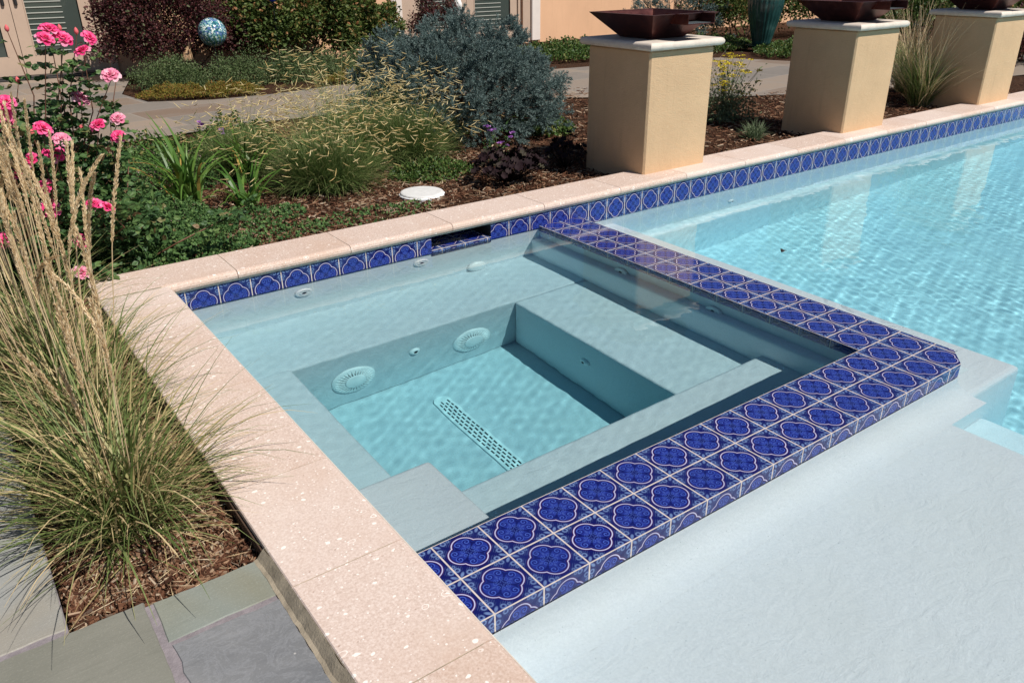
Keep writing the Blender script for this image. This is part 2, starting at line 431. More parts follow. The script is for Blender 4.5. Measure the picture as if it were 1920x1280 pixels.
# water
def ripple_mesh(name, x0, x1, y0, y1, z, step, amp, seed, hole=None, env=None, rings=(), senv=lambda X, Y: 1.0, xs=None, ys=None):
    rs = np.random.RandomState(seed)
    nx = int((x1 - x0) / step) + 1; ny = int((y1 - y0) / step) + 1
    xs = np.linspace(x0, x1, nx) if xs is None else xs; ys = np.linspace(y0, y1, ny) if ys is None else ys; nx = len(xs); ny = len(ys); X, Y = np.meshgrid(xs, ys, indexing='ij')
    Z = np.zeros_like(X); Zs = np.zeros_like(X)
    for lam, sl in amp:
        for _ in range(12):
            l = lam * rs.uniform(.7, 1.4); t = rs.uniform(0, 2 * math.pi); k = 2 * math.pi / l
            W_ = Zs if lam < .15 else Z; W_ += sl / 12 ** .5 / k * np.sin(k * (X * math.cos(t) + Y * math.sin(t)) + rs.uniform(0, 6.28) + .8 * np.sin(1.3 * X / l * .2 + rs.uniform(0, 6)))
    if env is not None: Z *= env(X, Y)
    Z += Zs * senv(X, Y)
    for cx, cyy, lam, a, dec in rings:
        r = np.hypot(X - cx, Y - cyy); Z += a * lam / 6.28 * np.sin(2 * math.pi * r / lam) * np.exp(-((r - dec[0]) / dec[1]) ** 2)
    idx = np.arange(nx * ny).reshape(nx, ny)
    q = np.stack([idx[:-1, :-1], idx[1:, :-1], idx[1:, 1:], idx[:-1, 1:]], -1).reshape(-1, 4)
    if hole is not None:
        cxm = ((X[:-1, :-1] + X[1:, :-1]) / 2).ravel(); cym = ((Y[:-1, :-1] + Y[:-1, 1:]) / 2).ravel()
        q = q[~hole(cxm, cym)]
    me = bpy.data.meshes.new(name); V = np.stack([X, Y, Z + z], -1).reshape(-1, 3).astype(np.float32)
    used = np.unique(q); remap = -np.ones(nx * ny, dtype=np.int64); remap[used] = np.arange(len(used)); q = remap[q]; V = V[used]
    me.vertices.add(len(V)); me.vertices.foreach_set('co', V.ravel())
    me.loops.add(q.size); me.loops.foreach_set('vertex_index', q.ravel().astype(np.int32))
    me.polygons.add(len(q)); me.polygons.foreach_set('loop_start', (np.arange(len(q)) * 4).astype(np.int32))
    me.update(calc_edges=True); me.polygons.foreach_set('use_smooth', np.ones(len(q), dtype=bool))
    me.materials.append(WATER); o = bpy.data.objects.new(name, me); link(o)
    o.cycles.is_caustics_caster = True
    tag(o, kind='structure'); return o
def spa_env(X, Y): return 1 - .9 / (1 + np.exp((X - .42) / .05)) / (1 + np.exp((Y - .95) / .05)) 
spa_w = ripple_mesh('spa_water', XL - .02, XIN + .0005, 2 * P - .0005, YB - .002, ZW, 0.0115, [(0.6, .003), (0.22, .005), (0.10, .0026), (0.055, .0042)], 3, senv=spa_env)
def env(X, Y):
    e = 1.5 + 0.0 / (1 + np.exp(-(X - 2.75) / .22))
    e += 0.4 * np.exp(-(((X - 1.95) / .45) ** 2 + ((Y + .25) / .30) ** 2))
    return e * (1 + .35 * np.sin(X * 2.1 + Y * 1.3) * np.sin(Y * 2.7 - X))
pool_w = ripple_mesh('pool_water', XL - .02, 9.5, -2.5, YB - .002, ZP, 0.0125, [(0.7, .005), (0.26, .0045), (0.11, .0060), (0.062, .0075)], 5, xs=np.concatenate([np.arange(XL - .02, 2.9, .0065), np.arange(2.9, 9.5, .0125)]), ys=np.concatenate([np.arange(-2.5, -1.5, .02), np.arange(-1.5, .1, .0065), np.arange(.1, YB, .0125), [YB]]),
            senv=lambda X, Y: .15 + (.85 + .3 * np.sin(X * 3.1 + 1.7 * np.sin(Y * 2.2))) / (1 + np.exp(-(X - 2.85) / .10)), rings=[(atz(1700, 560, ZP).x, atz(1700, 560, ZP).y, .075, .022, (.12, .16)), (atz(1430, 850, ZP).x, atz(1430, 850, ZP).y, .09, .010, (.10, .12))],
            hole=lambda x, y: (x < XOUT - .004) & (y > 0.004), env=env)

def prism(poly, z0, z1, name, parent):
    b = MB(); n = len(poly)
    vs = [(x, y, z0) for x, y in poly] + [(x, y, z1) for x, y in poly]
    b.raw(vs, [tuple(range(n))[::-1], tuple(range(n, 2 * n))] + [(i, (i + 1) % n, n + (i + 1) % n, n + i) for i in range(n)])
    o = b.build(name, SBODY if parent is spa_w else BODY, parent); tag(o, kind='structure'); return o
prism([(XL - .05, 2 * P - .03), (XIN + .03, 2 * P - .03), (XIN + .03, YB + .03), (XL - .05, YB + .03)], -1.3, ZW + .007, 'water_body', spa_w)
prism([(XL - .05, YF + .1), (9.45, YF + .1), (9.45, YB + .03), (XOUT - .03, YB + .03), (XOUT - .03, .03), (XL - .05, .03)], -1.9, ZP + .012, 'water_body', pool_w)

# ------------------------------------------------------------------ more materials
def m_stucco(name, c, var=0.10, bump=0.9):
    M = Mat(name, 0.9, 0.15); p = M.tc()
    n = M.noise(p, 1.8, 5, 0.6); f = M.noise(p, 120, 3, 0.7); g = M.noise(M.mapping(p, (6, 6, 1.2)), 2.0, 4, 0.6)
    cc = M.ramp(n, [(0.3, tuple(x * (1 - var) for x in c)), (0.7, tuple(x * (1 + var * .6) for x in c))])
    cc = M.mix(g.step(0.5, 0.8) * 0.18, cc, tuple(x * 0.72 for x in c))
    st_ = M.noise(M.mapping(p, (9, 9, .7)), 1.6, 5, 0.7); cc = M.mix(st_.step(0.56, 0.75) * 0.38, cc, tuple(x * 0.70 for x in c))
    cc = M.mix(f.step(0.55, 0.8) * 0.2, cc, tuple(min(1, x * 1.25) for x in c))
    M.color(cc); M.bump(f + M.noise(p, 35, 3, 0.6) * 0.8, bump, 0.004); return M.m
def m_leaf(name, stops, rough=0.55, trans=0.25, spec=0.3, grad=None):
    """leaf colour varies leaf by leaf; a little light passes through"""
    M = Mat(name, rough, spec); r = M.island()
    c = M.ramp(r, stops)
    if grad:
        uvy = M.xyz(M.tc('UV'))[1]
        c = M.mix(uvy.step(grad[0], grad[1]), c, grad[2])
    M.color(c)
    if trans > 0:
        t = M.nt.nodes.new('ShaderNodeBsdfTranslucent'); M.nt.links.new(c, t.inputs[0])
        mx = M.nt.nodes.new('ShaderNodeMixShader'); mx.inputs[0].default_value = trans
        M.nt.links.new(M.b.outputs[0], mx.inputs[1]); M.nt.links.new(t.outputs[0], mx.inputs[2])
        M.nt.links.new(mx.outputs[0], M.out.inputs[0])
    return M.m
def m_bluestone(name, a, b, vein=0.0, patch=None):
    M = Mat(name, 0.62, 0.35); p = M.tc()
    n = M.noise(M.mapping(p, (1, 1, 1), rot=(0, 0, 0.4)), 3.2, 6, 0.62, 0.4); f = M.noise(p, 180, 3, 0.7); s = M.noise(M.mapping(p, (1.2, 9, 1), rot=(0, 0, -0.25)), 4.0, 5, 0.7, 0.6)
    c = M.ramp(n, [(0.3, a), (0.7, b)])
    if patch: c = M.mix(M.noise(p, 1.9, 3, 0.5, 0.5).step(0.52, 0.70) * 0.7, c, patch)
    c = M.mix(s.step(0.5, 0.8) * 0.25, c, tuple(x * 0.62 for x in a))
    c = M.mix(f.step(0.5, 0.85) * 0.35, c, tuple(min(1, x * 1.7) for x in b))
    if vein:
        v = M.noise(p, 13, 6, 0.7, 1.8); c = M.mix((v - 0.5).abs().step(0.06, 0.0) * vein, c, (0.33, 0.335, 0.355))
    sp = M.voro(p, 17); k = M.xyz(M.voro(p, 17, out='Color').s)
    c = M.mix((sp - 0.06).step(0.03, -0.01) * k[0].step(0.86, 0.90), c, (0.70, 0.66, 0.62))
    M.color(c); M.bump(n * 0.6 + s * 0.5 + f * 0.12, 0.45, 0.006); return M.m
def m_path():
    M = Mat('flagstone_path', 0.7, 0.3); p = M.tc(); nt = M.nt
    br = nt.nodes.new('ShaderNodeTexBrick'); nt.links.new(M.mapping(p, (1, 1, 1), rot=(0, 0, -0.12)), br.inputs[0])
    br.inputs['Scale'].default_value = 1.0; br.inputs['Brick Width'].default_value = 0.92; br.inputs['Row Height'].default_value = 0.55
    br.inputs['Mortar Size'].default_value = 0.009; br.offset = 0.37; br.squash = 0.6; br.squash_frequency = 3
    br.inputs['Color1'].default_value = (0.0, 0.0, 0.0, 1); br.inputs['Color2'].default_value = (1, 1, 1, 1); br.inputs['Mortar'].default_value = (0.5, 0.5, 0.5, 1)
    br.inputs['Mortar Smooth'].default_value = 0.2
    k = M.xyz(br.outputs['Color'])[0]; n = M.noise(p, 4, 5, 0.6, 0.5)
    c = M.ramp(k, [(0.0, (0.18, 0.125, 0.09)), (0.3, (0.28, 0.225, 0.175)), (0.6, (0.19, 0.17, 0.15)), (1.0, (0.33, 0.25, 0.185))])
    c = M.mix(n.step(0.4, 0.75) * 0.45, c, (0.25, 0.22, 0.195))
    c = M.mix(E(nt, br.outputs['Fac']) * 0.6, c, (0.33, 0.29, 0.25))
    M.color(c); M.bump(n * 0.5 - E(nt, br.outputs['Fac']) * 0.8, 0.3, 0.006); return M.m
def m_mulch():
    M = Mat('bark_soil', 0.95, 0.1); p = M.tc()
    n = M.noise(p, 40, 5, 0.75); b = M.noise(p, 3, 3, 0.6); v = M.voro(M.mapping(p, (1, 2.6, 1), rot=(0, 0, 0.7)), 55)
    c = M.ramp(n, [(0.3, (0.018, 0.010, 0.007)), (0.5, (0.07, 0.034, 0.020)), (0.68, (0.17, 0.085, 0.048)), (0.8, (0.26, 0.16, 0.10))])
    c = M.mix(b.step(0.5, 0.7) * 0.3, c, (0.10, 0.075, 0.05))
    M.color(c); M.bump(n * 1.0 + v * 0.8, 1.0, 0.02); return M.m
STUCCO = m_stucco('tan_stucco', (0.60, 0.405, 0.24)); HOUSEW = m_stucco('peach_stucco', (0.72, 0.44, 0.27), 0.06, 0.3)
CAPST = simple('limestone', (0.63, 0.545, 0.465), 0.7, var=0.12, scale=14, bump=0.25, bs=150)
STRIP = simple('cream_trim', (0.60, 0.55, 0.47), 0.6, var=0.1, scale=12)
MORTAR = simple('sand_mortar', (0.31, 0.26, 0.19), 0.9, var=0.3, scale=22, bump=0.6, bs=150)
JOINT = simple('violet_mortar', (0.235, 0.205, 0.215), 0.9, var=0.22, scale=45, bump=0.6, bs=170)
RUST = simple('rusted_edge', (0.07, 0.04, 0.025), 0.8, var=0.4, scale=30)
WHITEPL = simple('white_plastic', (0.93, 0.94, 0.94), 0.4, var=0.02, scale=12)
DARKHOLE = simple('dark_void', (0.012, 0.013, 0.014), 0.9)
BLACKMET = simple('black_metal', (0.02, 0.018, 0.018), 0.45, spec=0.5)
FRAMEP = simple('taupe_paint', (0.50, 0.37, 0.28), 0.45, var=0.04, scale=6)
TRIMP = simple('ivory_paint', (0.74, 0.66, 0.60), 0.5, var=0.04, scale=6)
BLINDM = simple('pale_blind', (0.42, 0.43, 0.38), 0.6)
PATH = m_path(); MULCH = m_mulch()
def m_copper():
    M = Mat('dark_copper', 0.32, 0.5, 0.75); p = M.tc(); n = M.noise(p, 9, 5, 0.65); q = M.noise(p, 2.2, 3, 0.5)
    c = M.ramp(n, [(0.3, (0.075, 0.022, 0.018)), (0.55, (0.12, 0.038, 0.032)), (0.75, (0.19, 0.075, 0.058))])
    c = M.mix(q.step(0.5, 0.75) * 0.4, c, (0.09, 0.035, 0.04))
    M.color(c); M.nt.links.new(M.ramp(n, [(0.3, (0.28,) * 3), (0.7, (0.46,) * 3)]), M.b.inputs['Roughness']); return M.m
COPPER = m_copper()
def m_celadon():
    M = Mat('celadon_glaze', 0.10, 0.6); p = M.tc(); n = M.noise(p, 6, 5, 0.6, 0.5); z = M.xyz(p)[2]
    c = M.ramp(n, [(0.3, (0.008, 0.032, 0.032)), (0.6, (0.020, 0.068, 0.066)), (0.8, (0.075, 0.15, 0.135))])
    M.color(c); return M.m
CELADON = m_celadon()
def m_glassball():
    M = Mat('mosaic_glass', 0.12, 0.6); p = M.tc(); k = M.voro(p, 62, out='Color'); x = M.xyz(k.s)
    z = M.xyz(p)[2]
    c = M.ramp(x[0], [(0.0, (0.02, 0.10, 0.13)), (0.3, (0.05, 0.22, 0.24)), (0.5, (0.10, 0.16, 0.38)), (0.7, (0.30, 0.50, 0.50)), (0.88, (0.75, 0.80, 0.72)), (1.0, (0.13, 0.28, 0.12))], 'CONSTANT')
    q = M.xyz(p); a = q[1].atan2(q[0])
    st = (a * 16.0 + z * 30.0).sin().step(-0.1, 0.5) * z.step(0.0, -0.05)
    c = M.mix(st * 0.75, c, (0.05, 0.15, 0.05))
    M.color(c); return M.m
BARKM = simple('brown_bark', (0.085, 0.052, 0.032), 0.9, var=0.3, scale=20)

# ------------------------------------------------------------------ pillars, caps and copper bowls
def slab_round(mb, x0, x1, y0, y1, z0, z1, r, sides='all', n=14):
    """stone slab whose rim is rounded on all four sides (stack of inset rectangles)"""
    prof = []
    for i in range(n + 1):
        t = -math.pi / 2 + math.pi * i / n
        prof.append((r * (1 - math.cos(t)), (z0 + z1) / 2 + (z1 - z0) / 2 * math.sin(t)))
    rings = []
    for ins, z in prof: rings.append([(x0 + ins, y0 + ins, z), (x1 - ins, y0 + ins, z), (x1 - ins, y1 - ins, z), (x0 + ins, y1 - ins, z)])
    vs = [p for rg in rings for p in rg]
    fs = [(4 * j + k, 4 * j + (k + 1) % 4, 4 * j + 4 + (k + 1) % 4, 4 * j + 4 + k) for j in range(n) for k in range(4)]
    fs += [(3, 2, 1, 0), (4 * n, 4 * n + 1, 4 * n + 2, 4 * n + 3)]
    mb.raw(vs, fs)
PX = [3.03, 5.30, 7.54]; PWD = 0.60; PY = 2.585
pl_lab = ['tan stucco pillar nearest the spa, beside the blue spruce', 'middle tan stucco pillar, between yellow flowers and wispy grass', 'farthest tan stucco pillar at the right edge of the photo']
bw_lab = ['dark copper water bowl on the pillar nearest the spa', 'dark copper water bowl on the middle stucco pillar', 'dark copper water bowl on the farthest pillar at upper right']
for i, x in enumerate(PX):
    t = empty('pillar', (x + PWD / 2, PY + PWD / 2, 0), pl_lab[i], 'pillar', 'stucco pillars along the pool')
    b = MB(); b.box(x, x + PWD, PY, PY + PWD, 0.0, 0.925, 0.012); b.build('shaft', STUCCO, t)
    c = MB()
    hw = PWD / 2 + .046; cx = x + PWD / 2; cyy = PY + PWD / 2
    # four cap stones mitred together
    for (sx, sy) in ((-1, -1), (1, -1), (-1, 1), (1, 1)): pass
    slab_round(c, cx - hw, cx + hw, cyy - hw, cyy + hw, 0.927, 0.977, 0.024)
    co = c.build('cap', CAPST, t, smooth=False)
    g = MB()
    # bowl : square flared bowl of sheet copper with a spout over the front
    bt = empty('water_bowl', (cx, cyy, 0.978), bw_lab[i], 'water bowl', 'copper bowls on the pillars')
    hb, hr, z0, z1 = 0.15, 0.305, 0.9785, 1.135
    def ringp(h, z): return [(cx - h, cyy - h, z), (cx + h, cyy - h, z), (cx + h, cyy + h, z), (cx - h, cyy + h, z)]
    m = MB(); rg = [ringp(hb, z0), ringp(hr, z1), ringp(hr - .03, z1), ringp(hr - .032, z1 - .006), ringp(hb, z0 + .012)]
    vs = [p for r_ in rg for p in r_]; sw = 0.15; so_ = 0.02
    fs = [(3, 2, 1, 0)]
    for j in range(4):
        for k in range(4): fs.append((4 * j + k, 4 * j + (k + 1) % 4, 4 * j + 4 + (k + 1) % 4, 4 * j + 4 + k))
    fs.append((16, 17, 18, 19)); m.raw(vs, fs)
    m.build('basin', COPPER, bt)
    s_ = MB(); xa, xb = cx + so_ - .11, cx + so_ + .13; ya = cyy - hr - .10; yb = cyy - hr + .10
    s_.box(xa, xb, ya, yb, z1 - .060, z1 - .055)
    s_.box(xa - .004, xa, ya, yb, z1 - .060, z1 + .002); s_.box(xb, xb + .004, ya, yb, z1 - .060, z1 + .002)
    s_.build('spout', COPPER, bt)
    wv = MB(); wv.box(xa + .001, xb - .001, ya + .02, yb, z1 - .0548, z1 - .053); wv.build('inner_lip', simple('pale_lip', (0.30, 0.36, 0.38), 0.25, 0.7), bt)  # thin blue-grey metal sheet on the spout floor, paler than the copper
    w_ = MB(); hh = hr - .055; w_.face([(cx - hh, cyy - hh, z1 - .05), (cx + hh, cyy - hh, z1 - .05), (cx + hh, cyy + hh, z1 - .05), (cx - hh, cyy + hh, z1 - .05)])
    w_.build('bowl_water', simple('dark_water', (0.02, 0.05, 0.045), 0.03), bt)

# ------------------------------------------------------------------ coping
def cop_stone(a0, a1, axis):
    """one coping stone; axis 'x' for the back run, 'y' for the left run"""
    mb = MB(); r = 0.022; zb = 0.088; g = 0.0018
    prof = []          # (distance from the pool side, z)
    for i in range(7):
        t = -math.pi / 2 + math.pi * i / 6
        prof.append((0.022 - 0.022 * math.cos(t), (zb + ZC) / 2 + (ZC - zb) / 2 * math.sin(t)))
    prof += [(0.30, ZC), (0.303, ZC - .003), (0.303, zb)]
    def pt(d, z, a): return (a, 2.428 + d, z) if axis == 'x' else (-0.108 - d, a, z)
    n = len(prof); A = [pt(d, z, a0 + g) for d, z in prof]; B = [pt(d, z, a1 - g) for d, z in prof]
    fs = [(i, (i + 1) % n, n + (i + 1) % n, n + i) for i in range(n)]
    if axis == 'x': fs = [f[::-1] for f in fs]
    mb.raw(A + B, fs + [tuple(range(n)), tuple(range(n, 2 * n))[::-1]])
    return mb
cpx = empty('pool_coping', (0, 2.6, 0.1), 'pinkish shell-stone coping along the planted back edge of pool', 'coping', 'shell-stone coping runs')
js = [-0.411, 0.20, 0.79, 1.41, 2.06, 2.68] + [3.29 + .61 * k for k in range(12)]
for a, b in zip(js[:-1], js[1:]):
    cop_stone(a, b, 'x').build('coping_stone', COPING, cpx)
cpy = empty('pool_coping', (-.25, 0, 0.1), 'pinkish shell-stone coping beside the tall grass on the left', 'coping', 'shell-stone coping runs')
jy = [2.426, 1.95, 1.31, 0.70, 0.24, -0.17, -0.78, -1.39, -2.0, -2.6]
for b, a in zip(jy[:-1], jy[1:]): cop_stone(a, b, 'y').build('coping_stone', COPING, cpy)
st = MB(); st.box(XL, XR, YB - .012, YB + .2, 0.0835, 0.0995); st.box(XL - .02, XL + .004, YF, YB - .012, 0.0835, 0.0995)
# niche (skimmer mouth) in the back wall
o = st.build('coping_bed', STRIP); tag(o, 'thin cream strip between the coping and the blue tiles', 'trim strip')
jt = MB(); jt.box(-.405, XR - .01, 2.46, 2.725, 0.086, 0.1335); jt.box(-.405, -.145, YF, 2.46, 0.086, 0.1335)
tag(jt.build('mortar_bed', MORTAR), 'sandy mortar showing in the joints between coping stones', 'mortar')
ed = MB(); ed.box(-.4185, -.4135, 0.425, 2.7, 0.0, 0.118); tag(ed.build('steel_edging', RUST), 'thin rusted edging between grass bed and coping', 'edging')
nk = empty('skimmer_niche', (1.48, YB + .1, 0), 'dark slot lined with blue tiles in the back wall of spa', 'skimmer')
nb = MB(); nb.box(1.28, 1.68, YB + .30, YB + .31, -.07, .083); nb.box(1.275, 1.28, YB + .001, YB + .31, 0.0, .083); nb.box(1.68, 1.685, YB + .001, YB + .31, 0.0, .083)
nb.build('cavity', DARKHOLE, nk)
nt_ = MB()
def uvx(x): return (x + .0496) / P
nt_.face([(1.28, YB - .008, 0.004), (1.68, YB - .008, 0.004), (1.68, YB + .30, 0.004), (1.28, YB + .30, 0.004)], [(uvx(1.28), 0), (uvx(1.68), 0), (uvx(1.68), 2), (uvx(1.28), 2)])
nt_.face([(1.28, YB - .008, -.06), (1.68, YB - .008, -.06), (1.68, YB - .008, 0.004), (1.28, YB - .008, 0.004)], [(uvx(1.28), .6), (uvx(1.68), .6), (uvx(1.68), .999), (uvx(1.28), .999)])
nt_.build('tile_sill', TILE, nk)

# ------------------------------------------------------------------ fittings under water
def rot_to(n): return Vector(n).to_track_quat('Z', 'Y').to_matrix().to_4x4()
def fitting(name, loc, nrm, kind, label, group=None):
    M = Matrix.Translation(loc) @ rot_to(nrm)
    t = empty(name, loc, label, 'pool fitting', group)
    m = MB()
    if kind == 'jet':
        m.lathe([(0, .003), (.012, .003), (.014, .014), (.022, .017), (.028, .009), (.035, .015), (.045, .013), (.050, .0)], 28, M); caust(m.build('face_ring', WHITEPL, t, smooth=True))
        h = MB(); h.lathe([(0, .0145), (.010, .0145), (.010, .004)], 16, M); h.build('nozzle', DARKHOLE, t)
    elif kind == 'eye':
        m.lathe([(0, .004), (.010, .004), (.012, .018), (.020, .016), (.030, .006), (.033, .0)], 24, M); caust(m.build('face_ring', WHITEPL, t, smooth=True))
        h = MB(); h.lathe([(0, .0188), (.009, .0186), (.009, .006)], 14, M); h.build('nozzle', DARKHOLE, t)
    elif kind == 'dome':
        m.lathe([(0, .034), (.030, .033), (.050, .028), (.061, .018), (.064, .0)], 30, M); caust(m.build('dome', WHITEPL, t, smooth=True))
    elif kind == 'cover':
        m.lathe([(0, .030), (.050, .030), (.056, .026)], 48, M); m.lathe([(.100, .014), (.112, .008), (.116, .0)], 48, M)
        caust(m.build('cover_disc', WHITEPL, t, smooth=True))
        g = MB()
        for k in range(30):
            a = 2 * math.pi * k / 30; Mk = M @ Matrix.Rotation(a, 4, 'Z') @ Matrix.Translation((.052, 0, .027)) @ Matrix.Rotation(R(14), 4, 'Y')
            g.box(0, .052, -.0034, .0034, -.006, 0, M=Mk)
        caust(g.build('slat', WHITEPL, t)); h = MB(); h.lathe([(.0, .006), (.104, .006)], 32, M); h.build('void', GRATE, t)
    return t
gj = 'round jets in the spa walls'
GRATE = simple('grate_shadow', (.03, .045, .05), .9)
for q, l in (((569, 548), 'round white jet in back wall of spa, the leftmost one'), ((789, 492), 'round white jet in back wall of spa, just left of skimmer slot')):
    p = wy(q[0], q[1], YB, ZW); fitting('wall_jet', (p.x, YB, p.z), (0, -1, 0), 'jet', l, gj)
for q, l in (((1166, 509), 'round white jet on shaded right wall of spa, farther one'), ((1339, 582), 'round white jet on shaded right wall of spa, nearer one')):
    p = wx(q[0], q[1], XIN, ZW); fitting('wall_jet', (XIN, p.y, p.z), (-1, 0, 0), 'jet', l, gj)
fitting('spa_light', (1.572, YB, -.40), (0, -1, 0), 'dome', 'white domed light low on the back wall of spa')
for q, l in (((884, 636), 'ribbed round drain cover in footwell, the right one near shaded corner'), ((663, 710), 'ribbed round drain cover in footwell, the left one')):
    p = wy(q[0], q[1], by1, ZW); fitting('drain_cover', (p.x, by1, p.z), (0, -1, 0), 'cover', l, 'ribbed drain covers in the footwell')
p = wy(777, 658, by1, ZW); fitting('eyeball_jet', (p.x, by1, p.z), (0, -1, 0), 'eye', 'small white nozzle between the two ribbed drain covers', 'small nozzles in the footwell')
p = wx(1098, 678, bx1, ZW); fitting('eyeball_jet', (bx1, p.y, p.z), (-1, 0, 0), 'eye', 'small white nozzle on the shaded footwell wall', 'small nozzles in the footwell')
p = wy(1370, 377, YB, ZP); fitting('pool_return', (p.x, YB, p.z), (0, -1, 0), 'eye', 'small white return fitting in pool wall beyond the tiled dam')
# long channel drain in the footwell floor
ft = empty('channel_drain', (0.865, 1.3, FZ), 'long white slotted drain in floor of the spa footwell', 'floor drain')
dm = MB(); hw = .045; y0, y1 = 0.90, 1.70; zt = FZ + .012
out = [(0.865 + hw * math.cos(a), y1 + hw * math.sin(a)) for a in [math.pi * k / 12 for k in range(13)]] + [(0.865 + hw * math.cos(a), y0 + hw * math.sin(a)) for a in [math.pi + math.pi * k / 12 for k in range(13)]]
n_ = len(out); dm.raw([(x, y, FZ) for x, y in out] + [(x, y, zt) for x, y in out], [tuple(range(n_))[::-1], tuple(range(n_, 2 * n_))] + [(i, (i + 1) % n_, n_ + (i + 1) % n_, n_ + i) for i in range(n_)])
caust(dm.build('cover_plate', WHITEPL, ft))
ds = MB()
for r_ in range(4):
    xx = 0.865 + (r_ - 1.5) * .018
    for k in range(22):
        yy = y0 + .0 + k * .036 + (.018 if r_ % 2 else 0)
        if yy < y1: ds.box(xx - .0035, xx + .0035, yy, yy + .024, zt - .002, zt + .0012)
ds.build('slot', simple('slot_dark', (0.05, 0.08, 0.09), 0.9), ft)

# ------------------------------------------------------------------ ground, path, near flagstones
rs = np.random.RandomState(11)
def np_mesh(name, V, F, m, parent=None, smooth=False, uv=None):
    me = bpy.data.meshes.new(name); V = np.asarray(V, dtype=np.float32).reshape(-1, 3); F = np.asarray(F, dtype=np.int32); k = F.shape[1]
    off = parent_loc(parent) if parent is not None else Vector((0, 0, 0))
    me.vertices.add(len(V)); me.vertices.foreach_set('co', (V - np.array(off, dtype=np.float32)).ravel())
    me.loops.add(F.size); me.loops.foreach_set('vertex_index', F.ravel())
    me.polygons.add(len(F)); me.polygons.foreach_set('loop_start', (np.arange(len(F)) * k).astype(np.int32)); me.update(calc_edges=True)
    if uv is not None:
        u = me.uv_layers.new(name='UVMap'); u.data.foreach_set('uv', np.asarray(uv, dtype=np.float32).ravel())
    me.polygons.foreach_set('use_smooth', np.full(len(F), bool(smooth)))
    me.materials.append(m); o = bpy.data.objects.new(name, me); return link(o, parent)
def patch(name, x0, x1, y0, y1, z, st, amp, m):
    nx = max(2, int((x1 - x0) / st)); ny = max(2, int((y1 - y0) / st)); X, Y = np.meshgrid(np.linspace(x0, x1, nx), np.linspace(y0, y1, ny), indexing='ij')
    Z = z + amp * (np.sin(X * 9 + 2 * np.sin(Y * 4)) * np.sin(Y * 11 + 1.5 * np.sin(X * 5)) + .5 * rs.uniform(-1, 1, X.shape))
    idx = np.arange(nx * ny).reshape(nx, ny); F = np.stack([idx[:-1, :-1], idx[1:, :-1], idx[1:, 1:], idx[:-1, 1:]], -1).reshape(-1, 4)
    o = np_mesh(name, np.stack([X, Y, Z], -1), F, m, smooth=True); tag(o, kind='structure'); return o
gm = MB()
for (x0, x1, y0, y1) in ((-60, 80, 2.70, 80), (-60, -.41, -40, 2.70), (XR, 80, -40, 2.70)):
    gm.face([(x0, y0, 0.03), (x1, y0, 0.03), (x1, y1, 0.03), (x0, y1, 0.03)])
tag(gm.build('ground', MULCH), kind='structure')
patch('planting_bed', -.86, -.419, 0.40, 2.70, 0.062, 0.02, 0.006, MULCH)
patch('planting_bed', -3.0, 12.0, 2.731, 6.6, 0.062, 0.05, 0.010, MULCH)
def chips(name, boxes, parent=None, zz=0.072):
    V = []; F = []; b = 0
    for (x0, x1, y0, y1, n, smin, smax) in boxes:
        x = rs.uniform(x0, x1, n); y = rs.uniform(y0, y1, n); L = rs.uniform(smin, smax, n); W = L * rs.uniform(.06, .26, n); H = rs.uniform(.0015, .004, n)
        a = rs.uniform(0, 2 * math.pi, n); t = rs.normal(0, .22, n); z = zz + rs.uniform(-.006, .012, n)
        d = np.stack([np.cos(a) * np.cos(t), np.sin(a) * np.cos(t), np.sin(t)], -1); s = np.stack([-np.sin(a), np.cos(a), rs.normal(0, .3, n)], -1); u = np.cross(d, s)
        c = np.stack([x, y, z], -1)
        for e in ((-1, -.5, -1), (1, -.7, -1), (1, .4, -1), (-1, 1, -1), (-1, -.5, 1), (1, -.7, 1), (1, .4, 1), (-1, 1, 1)):
            V.append(c + d * (L * .5 * e[0])[:, None] + s * (W * .5 * e[1])[:, None] + u * (H * e[2])[:, None])
    # reshape
    tot = []; k = 0; out = []
    off = 0; VV = []; FF = []
    for bi in range(len(boxes)):
        blk = np.stack(V[bi * 8:(bi + 1) * 8], 1); n = blk.shape[0]; base = off + np.arange(n)[:, None] * 8
        for f in ((4, 5, 6, 7), (0, 1, 5, 4), (1, 2, 6, 5), (2, 3, 7, 6), (3, 0, 4, 7)): FF.append(base + np.array(f)[None, :])
        VV.append(blk.reshape(-1, 3)); off += n * 8
    M_ = m_leaf('bark_chip', [(0, (0.05, 0.022, 0.014)), (.35, (0.12, 0.052, 0.030)), (.6, (0.20, 0.10, 0.058)), (.85, (0.30, 0.185, 0.115)), (.96, (0.46, 0.36, 0.26)), (1, (0.10, 0.065, 0.05))], 0.9, 0, 0.1)
    o = np_mesh(name, np.concatenate(VV), np.concatenate(FF), M_, parent); tag(o, kind='stuff'); return o
chips('bark_mulch', [(-.85, -.425, .44, 1.2, 9000, .005, .032), (-.85, -.425, 1.2, 2.7, 4500, .010, .035), (-.6, 3.0, 2.74, 4.4, 15000, .010, .045), (3.0, 9.0, 2.74, 4.6, 7000, .02, .07), (0, 6, 4.4, 6.3, 3000, .03, .09)])
